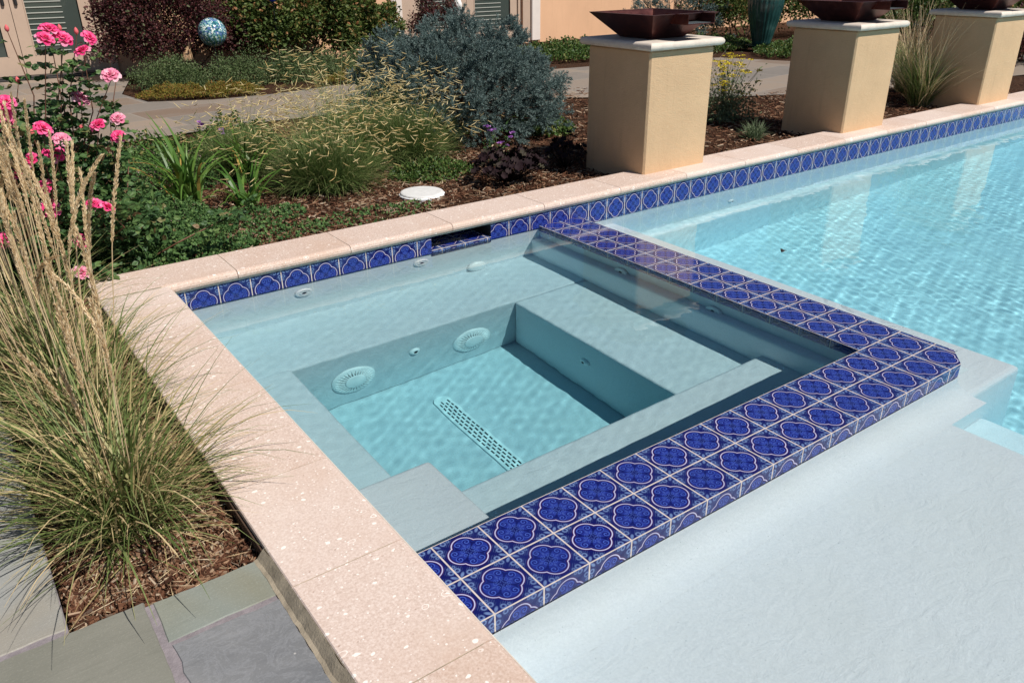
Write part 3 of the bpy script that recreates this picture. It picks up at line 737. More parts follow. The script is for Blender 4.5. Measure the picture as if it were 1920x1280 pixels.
# path
fr = [(-8, 6.3), (.55, 6.32), (1.7, 6.5), (3.5, 6.4), (5.0, 5.8), (6.0, 5.0), (6.6, 4.6), (7.2, 4.35), (8.7, 3.85), (12, 3.3), (20, 2.9)]
bk = [(-8, 11.58), (1.45, 11.58), (1.55, 10.7), (1.15, 9.3), (1.25, 8.5), (1.87, 8.2), (2.6, 8.17), (3.4, 8.35), (6.8, 7.8), (8.6, 7.6), (9.3, 7.3), (9.7, 6.3), (10.9, 4.9), (14, 4.4), (20, 4.2)]
pm = MB(); poly = [(x, y, 0.078) for x, y in fr] + [(x, y, 0.078) for x, y in bk[::-1]]; pm.face(poly)
po = pm.build('path', PATH); tag(po, kind='structure')
import bmesh
bm_ = bmesh.new(); bm_.from_mesh(po.data); bmesh.ops.triangulate(bm_, faces=bm_.faces[:]); bm_.to_mesh(po.data); bm_.free()
# near flagstones, each slab its own outline
SA = m_bluestone('bluestone_green', (0.175, 0.205, 0.185), (0.265, 0.285, 0.255), patch=(0.22, 0.20, 0.13))
SB = m_bluestone('bluestone_dark', (0.145, 0.15, 0.158), (0.235, 0.235, 0.235), vein=0.22)
SC = m_bluestone('bluestone_brown', (0.165, 0.165, 0.135), (0.225, 0.22, 0.185))
SD = m_bluestone('bluestone_grey', (0.235, 0.25, 0.25), (0.33, 0.325, 0.30), patch=(0.30, 0.26, 0.20))
def slab(x0, x1, y0, y1, m, z=0.105, rough=0.004):
    """flagstone with a slightly broken edge and a small chamfer"""
    pts = []; rough = rough * .8
    def edge(a, b):
        a = Vector(a); b = Vector(b); n = max(2, int((b - a).length / .03)); nrm = Vector((-(b - a).y, (b - a).x)).normalized()
        for i in range(n): pts.append(a + (b - a) * (i / n) + nrm * rs.uniform(0, rough))
    edge((x0, y0), (x1, y0)); edge((x1, y0), (x1, y1)); edge((x1, y1), (x0, y1)); edge((x0, y1), (x0, y0))
    n = len(pts); c = Vector(((x0 + x1) / 2, (y0 + y1) / 2)); mb = MB()
    ins = [p + (c - p).normalized() * .004 for p in pts]
    vs = [(p.x, p.y, z - .05) for p in pts] + [(p.x, p.y, z - .005) for p in pts] + [(p.x, p.y, z) for p in ins]
    mb.raw(vs, [(j * n + i, j * n + (i + 1) % n, (j + 1) * n + (i + 1) % n, (j + 1) * n + i) for j in (0, 1) for i in range(n)] + [tuple(range(2 * n, 3 * n))])
    o = mb.build('flagstone', m); tag(o, kind='structure')
slab(-.690, -.428, .272, .420, SA); slab(-.688, -.436, -.075, .262, SB, rough=.009); slab(-1.45, -.702, .0, .437, SC); slab(-1.55, -.862, .449, 1.66, SD); slab(-1.55, -.862, 1.672, 2.7, SA)
slab(-1.45, -.45, -.5, -.087, SC, rough=.006); slab(-.688 - .0, -.46, -.92, -.51, SD); slab(-1.45, -.70, -1.3, -.51, SA); slab(-2.2, -1.56, .449, 1.3, SC); slab(-2.2, -1.46, -.4, .437, SD)
jm = MB(); jm.box(-2.2, -.4135, -1.3, .418, 0.03, 0.1022); jm.box(-2.2, -.8622, .4183, 2.7, 0.03, 0.1022)
tag(jm.build('patio_joints', JOINT), kind='structure')
sm = MB(); _q = [(-.4125, .05), (-.4125, .131), (-.419, .124), (-.432, .1085), (-.442, .1058), (-.442, .05)]
ys_ = [-1.3 + k * .0215 for k in range(81)]; jr = [rs.normal(0, .0012) for _ in ys_]
sm.raw([(x + (jr[j] if 0 < i < 5 else 0), y, z + jr[j] * .4) for j, y in enumerate(ys_) for i, (x, z) in enumerate(_q)], [(j * 6 + i, j * 6 + i + 1, j * 6 + 7 + i, j * 6 + 6 + i) for j in range(80) for i in range(5)] + [tuple(80 * 6 + k for k in range(6))])
sm.box(-.4124, -.4105, -1.3, .421, .05, .1305); tag(sm.build('edge_mortar', MORTAR), kind='structure')

# ------------------------------------------------------------------ house with french doors
house = empty('house', (5, 11.8, 0), 'peach stucco house with tan french doors behind the garden', 'house')
HW = 11.6; d1 = (-.56, 1.52); d2 = (6.35, 8.72); ZT = 2.35
hb = MB(); x = -9.0
for (a, b) in (d1, d2): hb.box(x, a, HW, HW + .3, 0, 3.3); hb.box(a, b, HW, HW + .3, ZT, 3.3); hb.box(a, b, HW + .0, HW + .3, 0, 0.10); x = b
hb.box(x, 26, HW, HW + .3, 0, 3.3)
hb.build('wall', HOUSEW, house)
rf = MB(); rf.box(-9.6, 26.6, HW - .6, HW + 6, 3.3, 3.5, .03); rf.build('roof', simple('brown_roof', (.16, .10, .07), .9, var=.2), house)
GLASSM = Mat('door_glass', 0.04, 0.6).color((0.055, 0.07, 0.062)).m
def french_door(x0, x1, trim, flip):
    t = bpy.data.objects.new('french_door', None); t.location = ((x0 + x1) / 2 - 5, -.2, 0); link(t, house)
    if flip: tag(t, 'tan french doors with white outer trim behind the blue spruce')
    else: tag(t, 'tan french doors with black pull handles behind the pink roses')
    y = HW + .07; f = MB(); mid = (x0 + x1) / 2; jw = .07
    f.box(x0, x0 + jw, y - .03, y + .08, .10, ZT); f.box(x1 - jw, x1, y - .03, y + .08, .10, ZT); f.box(x0, x1, y - .03, y + .08, ZT - .07, ZT)
    leaves = ((x0 + jw, mid - .004), (mid + .004, x1 - jw))
    for (a, b) in leaves:
        f.box(a, a + .15, y, y + .05, .12, ZT - .07); f.box(b - .15, b, y, y + .05, .12, ZT - .07)
        f.box(a + .15, b - .15, y, y + .05, .12, .36); f.box(a + .15, b - .15, y, y + .05, ZT - .22, ZT - .07)
        for s_ in (a + .15, b - .165): f.box(s_, s_ + .015, y - .006, y, .36, ZT - .22)
    f.build('door_frame', FRAMEP, t)
    for (a, b) in leaves:
        g = MB(); g.box(a + .14, b - .14, y + .024, y + .030, .35, ZT - .2); g.build('door_glass', GLASSM, t)
        s_ = MB()
        for k in range(26):
            zz = .40 + k * .068
            s_.box(a + .165, b - .165 - (.20), y + .0145, y + .0225, zz, zz + .012)
        s_.build('blind', BLINDM, t)
    h = MB()
    for hx in (mid - .075, mid + .075): h.box(hx - .018, hx + .018, y - .035, y - .001, .98, 1.24, .008)
    h.build('handle', BLACKMET, t)
    s = MB(); s.box(x0 - .02, x1 + .02, HW - .10, HW + .07, .078, .118, .006); s.box(x0 - .02, x1 + .02, HW - .16, HW - .10, .070, .10, .006); s.build('sill', BLACKMET, t)
    if trim:
        for (a_, b_) in ((x1 + .18, x1 + .38), (x0 - .38, x0 - .18)): c = MB(); c.box(a_, b_, HW - .06, HW, .07, ZT + .2, .01); c.build('outer_trim', TRIMP, t)
        for (a_, b_) in ((x1, x1 + .18), (x0 - .18, x0)): c = MB(); c.box(a_, b_, HW - .015, HW, .07, ZT + .02); c.build('casing', FRAMEP, t)
    else:
        for (a_, b_) in ((x1, x1 + .10), (x0 - .10, x0)): c = MB(); c.box(a_, b_, HW - .03, HW, .07, ZT + .1, .008); c.build('casing', FRAMEP, t)
french_door(d1[0], d1[1], False, False); french_door(d2[0], d2[1], True, True)
dp = MB(); q = aty(699, 30, 11.45); dp.tube([(q.x, 11.48, .05), (q.x, 11.48, 3.3)], .05, 10); dp.build('downspout', simple('brown_metal', (.10, .055, .04), .45), house)

# ------------------------------------------------------------------ plants
def unit(a): return a / (np.linalg.norm(a, axis=-1, keepdims=True) + 1e-9)
def frames(n, D=None, spread=1.0, rs=rs):
    """random orthonormal frames; D biases the leaf direction"""
    d = rs.normal(size=(n, 3)) * spread
    if D is not None: d = d + D
    d = unit(d); u = unit(np.cross(d, rs.normal(size=(n, 3)))); return d, u, np.cross(d, u)
def leaf_arr(C, d, u, L, W, fold=0.15):
    """six-cornered folded leaves: 2 quads each"""
    n = len(C); L = np.broadcast_to(L, (n,))[:, None]; W = np.broadcast_to(W, (n,))[:, None]; w = np.cross(d, u)
    A = C; Bm = C + d * L * .5 - w * L * fold; T = C + d * L
    s1 = C + d * L * .35 + u * W * .5; s2 = C + d * L * .72 + u * W * .36; s3 = C + d * L * .35 - u * W * .5; s4 = C + d * L * .72 - u * W * .36
    V = np.stack([A, s1, s2, T, s4, s3, Bm], 1).reshape(-1, 3); b = np.arange(n)[:, None] * 7
    F = np.concatenate([b + np.array([0, 1, 2, 6]), b + np.array([6, 2, 3, 4]), b + np.array([0, 6, 4, 5])], 1).reshape(-1, 4)
    return V, F
def quad_arr(C, d, u, L, W):
    n = len(C); L = np.broadcast_to(L, (n,))[:, None]; W = np.broadcast_to(W, (n,))[:, None]
    V = np.stack([C, C + d * L * .5 + u * W * .5, C + d * L, C + d * L * .5 - u * W * .5], 1).reshape(-1, 3)
    return V, np.arange(n * 4).reshape(-1, 4)
def join(*parts):
    V = []; F = []; o = 0
    for v, f in parts: V.append(v); F.append(f + o); o += len(v)
    return np.concatenate(V), np.concatenate(F)
def blades_arr(n, base, rbase, Lr, out, wr, seg=6, droop=1.2, rs=rs, az=None, zmin=0.075):
    """arching grass blades as strips"""
    a = rs.uniform(0, 2 * math.pi, n) if az is None else rs.normal(az[0], az[1], n)
    r0 = rbase * np.sqrt(rs.uniform(0, 1, n)); a0 = rs.uniform(0, 2 * math.pi, n)
    P0 = np.stack([base[0] + r0 * np.cos(a0), base[1] + r0 * np.sin(a0), np.full(n, base[2])], -1)
    L = rs.uniform(Lr[0], Lr[1], n); th0 = rs.uniform(out[0], out[1], n); dr = droop * rs.uniform(.4, 1.2, n); W = rs.uniform(wr[0], wr[1], n)
    tw = rs.uniform(-.6, .6, n)
    pts = [P0]; p = P0.copy()
    for i in range(seg):
        th = th0 + dr * ((i + .5) / seg) ** 1.6; d = np.stack([np.sin(th) * np.cos(a), np.sin(th) * np.sin(a), np.cos(th)], -1)
        p = p + d * (L / seg)[:, None]; p[:, 2] = np.maximum(p[:, 2], zmin); pts.append(p.copy())
    V = []; 
    for i in range(seg + 1):
        t = i / seg; wv = W * (.55 + .45 * min(1, t * 4)) * (1 - t ** 2.2) + .0003; sd = np.stack([-np.sin(a + tw), np.cos(a + tw), np.zeros(n)], -1)
        V += [pts[i] - sd * wv[:, None], pts[i] + sd * wv[:, None]]
    V = np.stack(V, 1).reshape(-1, 3); b = np.arange(n)[:, None] * (2 * seg + 2)
    F = np.concatenate([b + np.array([2 * i, 2 * i + 1, 2 * i + 3, 2 * i + 2]) for i in range(seg)], 1).reshape(-1, 4)
    return V, F, pts[-1], a, np.stack(pts, 1)
def thing(name, loc, label, cat, group=None): return empty(name, loc, label, cat, group)

LM = {}
LM['reed'] = m_leaf('reed_blade', [(0, (0.088, 0.132, 0.033)), (.35, (0.165, 0.220, 0.066)), (.58, (0.253, 0.297, 0.110)), (.74, (0.462, 0.374, 0.176)), (1, (0.726, 0.550, 0.308))], .5, .25)
LM['straw'] = m_leaf('straw_head', [(0, (0.55, 0.40, 0.22)), (.5, (0.76, 0.59, 0.36)), (1, (0.88, 0.74, 0.52))], .8, .3, .1)
LM['grama'] = m_leaf('fine_blade', [(0, (0.081, 0.135, 0.038)), (.6, (0.169, 0.243, 0.074)), (.9, (0.284, 0.338, 0.121)), (1, (0.540, 0.459, 0.230))], .5, .25)
LM['cream'] = m_leaf('seed_head', [(0, (0.52, 0.37, 0.14)), (.5, (0.70, 0.55, 0.26)), (1, (0.82, 0.69, 0.40))], .7, .2, .2)
LM['daylily'] = m_leaf('strap_leaf', [(0, (0.056, 0.138, 0.020)), (.5, (0.106, 0.213, 0.035)), (.88, (0.188, 0.300, 0.062)), (.95, (0.525, 0.375, 0.100)), (1, (0.500, 0.225, 0.062))], .42, .3, .4)
LM['spruce'] = m_leaf('blue_needle', [(0, (0.06, 0.105, 0.095)), (.5, (0.12, 0.175, 0.165)), (1, (0.20, 0.26, 0.245))], .6, .1)
LM['rose'] = m_leaf('rose_leaf', [(0, (0.030, 0.074, 0.024)), (.6, (0.068, 0.135, 0.041)), (.9, (0.121, 0.203, 0.061)), (1, (0.216, 0.135, 0.068))], .5, .2, .3)
LM['petal'] = m_leaf('rose_petal', [(0, (0.78, 0.03, 0.19)), (.5, (0.90, 0.085, 0.29)), (.85, (0.95, 0.20, 0.42)), (1, (0.97, 0.42, 0.58))], .5, .3, .3)
LM['faded'] = m_leaf('faded_petal', [(0, (0.80, 0.20, 0.36)), (.6, (0.90, 0.36, 0.50)), (1, (0.93, 0.60, 0.66))], .6, .3, .2)
LM['bud'] = m_leaf('bud_petal', [(0, (0.70, 0.06, 0.12)), (1, (0.85, 0.22, 0.20))], .5, .2)
LM['barberry'] = m_leaf('barberry_leaf', [(0, (0.035, 0.010, 0.012)), (.5, (0.075, 0.020, 0.022)), (.85, (0.14, 0.045, 0.04)), (.92, (0.09, 0.10, 0.05)), (1, (0.13, 0.15, 0.07))], .5, .2)
LM['green'] = m_leaf('shrub_leaf', [(0, (0.048, 0.085, 0.020)), (.5, (0.094, 0.144, 0.033)), (.8, (0.156, 0.188, 0.050)), (.93, (0.250, 0.163, 0.056)), (1, (0.350, 0.150, 0.062))], .5, .25)
LM['box'] = m_leaf('small_leaf', [(0, (0.056, 0.094, 0.031)), (.6, (0.106, 0.156, 0.056)), (1, (0.188, 0.225, 0.100))], .5, .2)
LM['sedum'] = m_leaf('golden_leaf', [(0, (0.12, 0.13, 0.02)), (.5, (0.22, 0.18, 0.03)), (.8, (0.28, 0.12, 0.03)), (1, (0.30, 0.30, 0.05))], .6, .2)
LM['vinca'] = m_leaf('ground_leaf', [(0, (0.036, 0.081, 0.018)), (.6, (0.078, 0.137, 0.029)), (.9, (0.143, 0.195, 0.052)), (1, (0.260, 0.208, 0.078))], .4, .2)
LM['heuchera'] = m_leaf('purple_leaf', [(0, (0.009, 0.004, 0.006)), (.5, (0.020, 0.009, 0.011)), (.85, (0.03, 0.020, 0.020)), (1, (0.05, 0.045, 0.028))], .75, .04, .15)
LM['grey'] = m_leaf('grey_leaf', [(0, (0.078, 0.124, 0.058)), (.6, (0.150, 0.202, 0.104)), (1, (0.247, 0.286, 0.169))], .6, .2)
LM['yellow'] = m_leaf('yellow_floret', [(0, (0.62, 0.46, 0.02)), (.7, (0.80, 0.66, 0.04)), (1, (0.50, 0.36, 0.06))], .7, .2)
LM['pinkf'] = m_leaf('pink_floret', [(0, (0.30, 0.12, 0.16)), (.5, (0.45, 0.20, 0.27)), (1, (0.62, 0.38, 0.46))], .7, .2)
LM['violet'] = m_leaf('violet_floret', [(0, (0.28, 0.06, 0.42)), (1, (0.55, 0.28, 0.62))], .6, .2)
LM['catmint'] = m_leaf('catmint_leaf', [(0, (0.043, 0.099, 0.029)), (.6, (0.090, 0.181, 0.051)), (1, (0.174, 0.275, 0.087))], .55, .25)
STEMM = simple('green_stem', (0.09, 0.10, 0.04), .6); REDSTEM = simple('reddish_cane', (0.16, 0.07, 0.04), .6)

def shrub(name, c, rad, n, m, label, cat='shrub', group=None, leaf=(.02, .035), asp=.6, clump=40, clr=.28, stems=6, zfloor=.06, up=.25, hollow=.55, stem_r=.012, seed=1):
    """leafy shrub: leaf clumps spread unevenly through an ellipsoid, plus real stems"""
    r = np.random.RandomState(seed); c = np.array(c, float); rad = np.array(rad, float)
    t = thing(name, (c[0], c[1], zfloor), label, cat, group)
    d = unit(r.normal(size=(clump, 3))); d[:, 2] = np.abs(d[:, 2]) * 1.0 - .35 * r.uniform(0, 1, clump); d = unit(d)
    cc = c + d * rad * r.uniform(hollow, .95, (clump, 1)); cr = rad.mean() * clr * r.uniform(.6, 1.3, clump)
    k = r.randint(0, clump, n); q = unit(r.normal(size=(n, 3))) * (r.uniform(0, 1, (n, 1)) ** .45)
    Pn = cc[k] + q * cr[k][:, None]; Pn[:, 2] = np.maximum(Pn[:, 2], zfloor + .01)
    D = unit(Pn - c) * .9 + np.array([0, 0, up]); dd, uu, _ = frames(n, D, .8, r)
    L = r.uniform(leaf[0], leaf[1], n)
    V, F = leaf_arr(Pn, dd, uu, L, L * asp)
    np_mesh('foliage', V, F, m, t)
    s = MB()
    for i in range(stems):
        e = cc[r.randint(clump)]; b0 = Vector((c[0] + r.normal() * rad[0] * .12, c[1] + r.normal() * rad[1] * .12, zfloor - .02)); e = Vector(e)
        mid = b0.lerp(e, .5) + Vector((r.normal() * .04, r.normal() * .04, .04)); s.tube([b0, mid, e], [stem_r, stem_r * .7, stem_r * .3], 5)
    s.build('stem', BARKM, t)
    return t

# --- tall reed grass beside the coping
def reed(base, nb, ns, rad, seed, label, H=(0.86, 1.12), lean=(-.02, .03)):
    r = np.random.RandomState(seed); t = thing('reed_grass', (base[0], base[1], .06), label, 'ornamental grass', 'tall reed grasses beside the left coping')
    a = blades_arr(nb, (base[0], base[1], .06), .09, (.28, .60), (.05, .80), (.0014, .0038), 7, 1.35, r)[:2]
    b = blades_arr(int(nb * .45), (base[0], base[1], .06), .10, (.20, .42), (.6, 1.35), (.0011, .0022), 6, .7, r)[:2]
    V, F = join(a, b); np_mesh('blades', V, F, LM['reed'], t)
    if ns:
        st = MB(); hv = []; hf = []
        for i in range(ns):
            az = r.uniform(0, 6.28); tilt = min(.2, abs(r.normal(0, .10))) + .02; h = r.uniform(*H)
            b0 = np.array([base[0] + .09 * math.cos(az) * r.uniform(0, 1), base[1] + .06 * math.sin(az), .06])
            dx = math.sin(tilt) * math.cos(az) + lean[0]; dy = math.sin(tilt) * math.sin(az) + lean[1]; nod = r.uniform(.0, .28) if r.uniform() < .8 else r.uniform(.5, 1.0)
            na = r.uniform(0, 6.28); pts = []
            for j in range(13):
                s = j / 12; e = max(0, s - .62) / .38
                pts.append(b0 + np.array([dx * h * s * 1.05 + nod * .22 * e ** 1.7 * math.cos(na), dy * h * s * 1.05 + nod * .22 * e ** 1.7 * math.sin(na), h * s - nod * .12 * e ** 2]))
            st.tube([Vector(p) for p in pts], [.0014] * 9 + [.0014, .0011, .0009, .0005], 4)
            # dense narrow plume on the top quarter
            m_ = 520; s = r.uniform(.68, 1.0, m_); ii = np.minimum((s * 12).astype(int), 11); fr_ = s * 12 - ii; Pp = np.array(pts)
            C = Pp[ii] * (1 - fr_)[:, None] + Pp[ii + 1] * fr_[:, None]; ax = unit(Pp[ii + 1] - Pp[ii]); env_ = np.sin(np.clip((s - .67) / .34, 0, 1) * math.pi) ** .6
            o_ = r.normal(size=(m_, 3)); o_ -= (o_ * ax).sum(1, keepdims=True) * ax; o_ = unit(o_)
            C = C + o_ * ((.0038) * env_ * r.uniform(.1, 1, m_))[:, None]; D = ax * 1.0 + o_ * .30
            dd, uu, _ = frames(m_, D * 3, .3, r); q = quad_arr(C, dd, uu, r.uniform(.008, .016, m_), r.uniform(.0022, .0040, m_)); hv.append(q[0]); hf.append(q[1] + len(hv[0]) * 0)
        o = 0; FF = []
        for v, f in zip(hv, hf): FF.append(f + o); o += len(v)
        st.build('stalks', LM['straw'], t); np_mesh('seed_heads', np.concatenate(hv), np.concatenate(FF), LM['straw'], t)
    return t
reed((-.665, .80), 580, 8, .1, 21, 'nearest tuft of green and tan grass, at the corner of the flagstones', H=(.50, .86), lean=(-.03, .04))
reed((-.665, 1.22), 500, 20, .1, 22, 'tall straw-plumed grass, second tuft from the flagstone corner', H=(.78, 1.02), lean=(-.03, .02))
reed((-.67, 1.66), 420, 26, .1, 23, 'tall straw-plumed grass, third tuft behind the flagstone corner', H=(.86, 1.10), lean=(-.02, .0))
reed((-.69, 2.15), 380, 22, .1, 24, 'tall straw-plumed grass nearest to the pink roses', H=(.84, 1.05))

# --- blonde grama grass with flag-like seed heads
def grama(base, nb, nh, R_, H, seed, label, rise=(.45, .85)):
    r = np.random.RandomState(seed); t = thing('grama_grass', (base[0], base[1], .06), label, 'ornamental grass', 'grasses with cream flag-like seed heads')
    V, F, *_ = blades_arr(nb, (base[0], base[1], .06), R_ * .35, (H * .55, H), (.05, 1.15), (.0014, .0026), 6, 1.0, r); np_mesh('blades', V, F, LM['grama'], t)
    Vs, Fs, tips, a, P_ = blades_arr(nh, (base[0], base[1], .06), R_ * .3, (H * rise[0] * 1.9, H * rise[1] * 1.9), (.08, 1.05), (.0006, .0009), 6, .45, r); np_mesh('stalks', Vs, Fs, LM['grama'], t)
    # one or two small cream combs on each stalk, held level like flags
    C = np.concatenate([tips, tips[: nh // 3] - np.array([0, 0, .03])]); n = len(C)
    an = r.uniform(0, 6.28, n); el = r.normal(0, .30, n); d = np.stack([np.cos(an) * np.cos(el), np.sin(an) * np.cos(el), np.sin(el)], -1)
    u = unit(np.cross(d, np.array([0, 0, 1.0]))); w_ = np.cross(d, u); L = r.uniform(.040, .072, n)[:, None]; V = []
    for e, k in ((0, .5), (.5, 1), (1, .35)):
        cen = C + d * L * e + np.array([0, 0, 1.0]) * (L * .03 * (e - .5) ** 2 * 4)
        for (p_, q_) in ((-.9, 0), (0, 1.0), (.9, 0), (0, -.6)): V.append(cen + u * (.0030 * k * p_) + w_ * (.0036 * k * q_))
    V = np.stack(V, 1).reshape(-1, 3); b = np.arange(n)[:, None] * 12; fl = []
    for i in range(2):
        for k in range(4): fl.append(b + np.array([4 * i + k, 4 * i + (k + 1) % 4, 4 * i + 4 + (k + 1) % 4, 4 * i + 4 + k]))
    fl += [b + np.array([0, 1, 2, 3]), b + np.array([8, 9, 10, 11])]
    np_mesh('seed_heads', V, np.concatenate(fl, 1).reshape(-1, 4), LM['cream'], t); return t
grama((1.30, 3.85), 5200, 420, .55, .46, 31, 'grass mound with cream seed flags right behind the white lid')
grama((1.68, 4.30), 5200, 600, .60, .54, 32, 'largest mound of grass with cream seed flags, left of the blue spruce', rise=(.50, .92))
grama((2.15, 4.25), 3600, 340, .50, .50, 33, 'grass mound with cream seed flags touching the blue spruce', rise=(.45, .80))

grama((.98, 4.62), 3000, 220, .5, .42, 34, 'grass mound with sparse cream seed flags, nearest to the daylilies')
# --- daylilies
def daylily(base, n, L, seed, label, out=(.05, .7), droop=1.6):
    r = np.random.RandomState(seed); t = thing('daylily', (base[0], base[1], .06), label, 'daylily', 'strap-leaved daylilies')
    V, F, *_ = blades_arr(n, (base[0], base[1], .06), .07, L, out, (.008, .0150), 10, droop, r); np_mesh('leaves', V, F, LM['daylily'], t)
daylily((.42, 4.02), 58, (.40, .66), 41, 'tall upright green daylily right of the roses')
daylily((.70, 3.72), 34, (.26, .46), 42, 'low arching daylily with yellowing leaves near the coping', (.2, .9), 1.9)
daylily((.92, 4.35), 30, (.30, .5), 43, 'daylily half hidden between the tall daylily and the grass')

# --- dwarf blue spruce
def spruce(name, c, rad, tips, seed, label, needle=.016, tl=(.05, .10), per=46):
    r = np.random.RandomState(seed); t = thing(name, (c[0], c[1], .06), label, 'spruce', 'blue spruces'); c = np.array(c); rad = np.array(rad)
    nb_ = tips // 24; j_ = np.arange(nb_) + .5; z_ = 1 - j_ / nb_ * 1.28; ph_ = j_ * 2.39996
    cd_ = np.stack([np.sqrt(np.maximum(0, 1 - z_ ** 2)) * np.cos(ph_), np.sqrt(np.maximum(0, 1 - z_ ** 2)) * np.sin(ph_), z_], -1); cd_ = unit(cd_ + r.normal(0, .07, (nb_, 3)))
    lob = 1 + .09 * np.sin(cd_[:, 0] * 9 + 1) * np.sin(cd_[:, 1] * 8) + .06 * np.sin(cd_[:, 2] * 14 + cd_[:, 0] * 6)
    cc_ = c + cd_ * rad * (lob * r.uniform(.76, .98, nb_))[:, None]
    w_ = r.randint(0, nb_, tips); d = cd_[w_]; inner = (r.uniform(0, 1, tips) < .35)[:, None]
    T = unit(d * 1.0 + r.normal(0, .62, (tips, 3)) + np.array([0, 0, .12])); Lt = r.uniform(tl[0], tl[1], tips)
    B = np.where(inner, c + (cc_[w_] - c) * r.uniform(.68, .9, (tips, 1)) + r.normal(0, .03, (tips, 3)), cc_[w_] + T * .012 + r.normal(0, .014, (tips, 3))); B[:, 2] = np.maximum(B[:, 2], .10)
    k = np.repeat(np.arange(tips), per); n = len(k); s = r.uniform(0, 1.0, n)
    rd = r.normal(size=(n, 3)); rd -= (rd * T[k]).sum(1, keepdims=True) * T[k]; rd = unit(rd)
    C = B[k] + T[k] * (Lt[k] * s)[:, None] + rd * .002; D = unit(rd * (1.0 - .5 * s)[:, None] + T[k] * (.55 + .5 * s)[:, None] )
    u = unit(np.cross(D, r.normal(size=(n, 3)))); L = r.uniform(.75, 1.15, n) * needle
    V, F = quad_arr(C, D, u, L, np.full(n, needle * .24)); np_mesh('needles', V, F, LM['spruce'], t)
    m = MB(); m.tube([(c[0], c[1], .0), (c[0] + .02, c[1], .3), (c[0], c[1] + .02, c[2] + .2)], [.05, .045, .02], 7)
    for i in range(90):
        j = r.randint(tips); a_ = Vector((c[0], c[1], r.uniform(.1, max(.2, c[2])))); e = Vector(B[j]); m.tube([a_, a_.lerp(e, .6) + Vector((0, 0, -.02)), e], [.010, .006, .002], 4)
    m.build('branches', BARKM, t); 
    return t
spruce('blue_spruce', (3.02, 4.90, .30), (.98, .85, .70), 9500, 51, 'large round dwarf blue spruce left of the nearest stucco pillar', needle=.020, per=44, tl=(.05, .10))
spruce('blue_spruce', (10.6, 9.6, .35), (1.0, .9, .75), 1300, 52, 'distant blue spruce behind the copper bowl of nearest pillar', needle=.030, per=30, tl=(.08, .14))
spruce('blue_spruce', (16.2, 7.2, .35), (1.3, 1.0, .70), 1100, 53, 'distant blue spruce at upper right between the far pillars', needle=.032, per=28, tl=(.08, .14))

# --- pink roses
def flower_mesh():
    r = np.random.RandomState(5); V = []; F = []
    for ring, (np_, rad, el, L, W) in enumerate(((7, .010, .15, .036, .034), (7, .008, .50, .033, .030), (6, .006, .85, .027, .024), (5, .004, 1.15, .020, .017), (4, .002, 1.38, .015, .012))):
        for k in range(np_):
            a = 6.283 * (k + .37 * ring + r.uniform(-.12, .12)) / np_; e = el + r.uniform(-.14, .14); o = np.array([math.cos(a), math.sin(a), 0]); s = np.array([-math.sin(a), math.cos(a), 0]); z = np.array([0, 0, 1.0])
            b = len(V); rows = []
            for i, (tt, ww) in enumerate(((0, .25), (.4, .85), (.75, 1.0), (1.0, .62))):
                ee = e - .35 * tt * tt + .15; cen = o * rad + (o * math.cos(ee) + z * math.sin(ee)) * L * tt + z * .003 * ring
                for q in (-1, 0, 1): V.append(cen + s * (W * .5 * ww * q) + (z * math.cos(e) - o * math.sin(e)) * (abs(q) * .22 * W * ww) + r.normal(0, .0008, 3))
            for i in range(3):
                for q in range(2): F.append((b + 3 * i + q, b + 3 * i + q + 1, b + 3 * i + 3 + q + 1, b + 3 * i + 3 + q))
    return np.array(V), np.array(F)
FV, FF_ = flower_mesh()
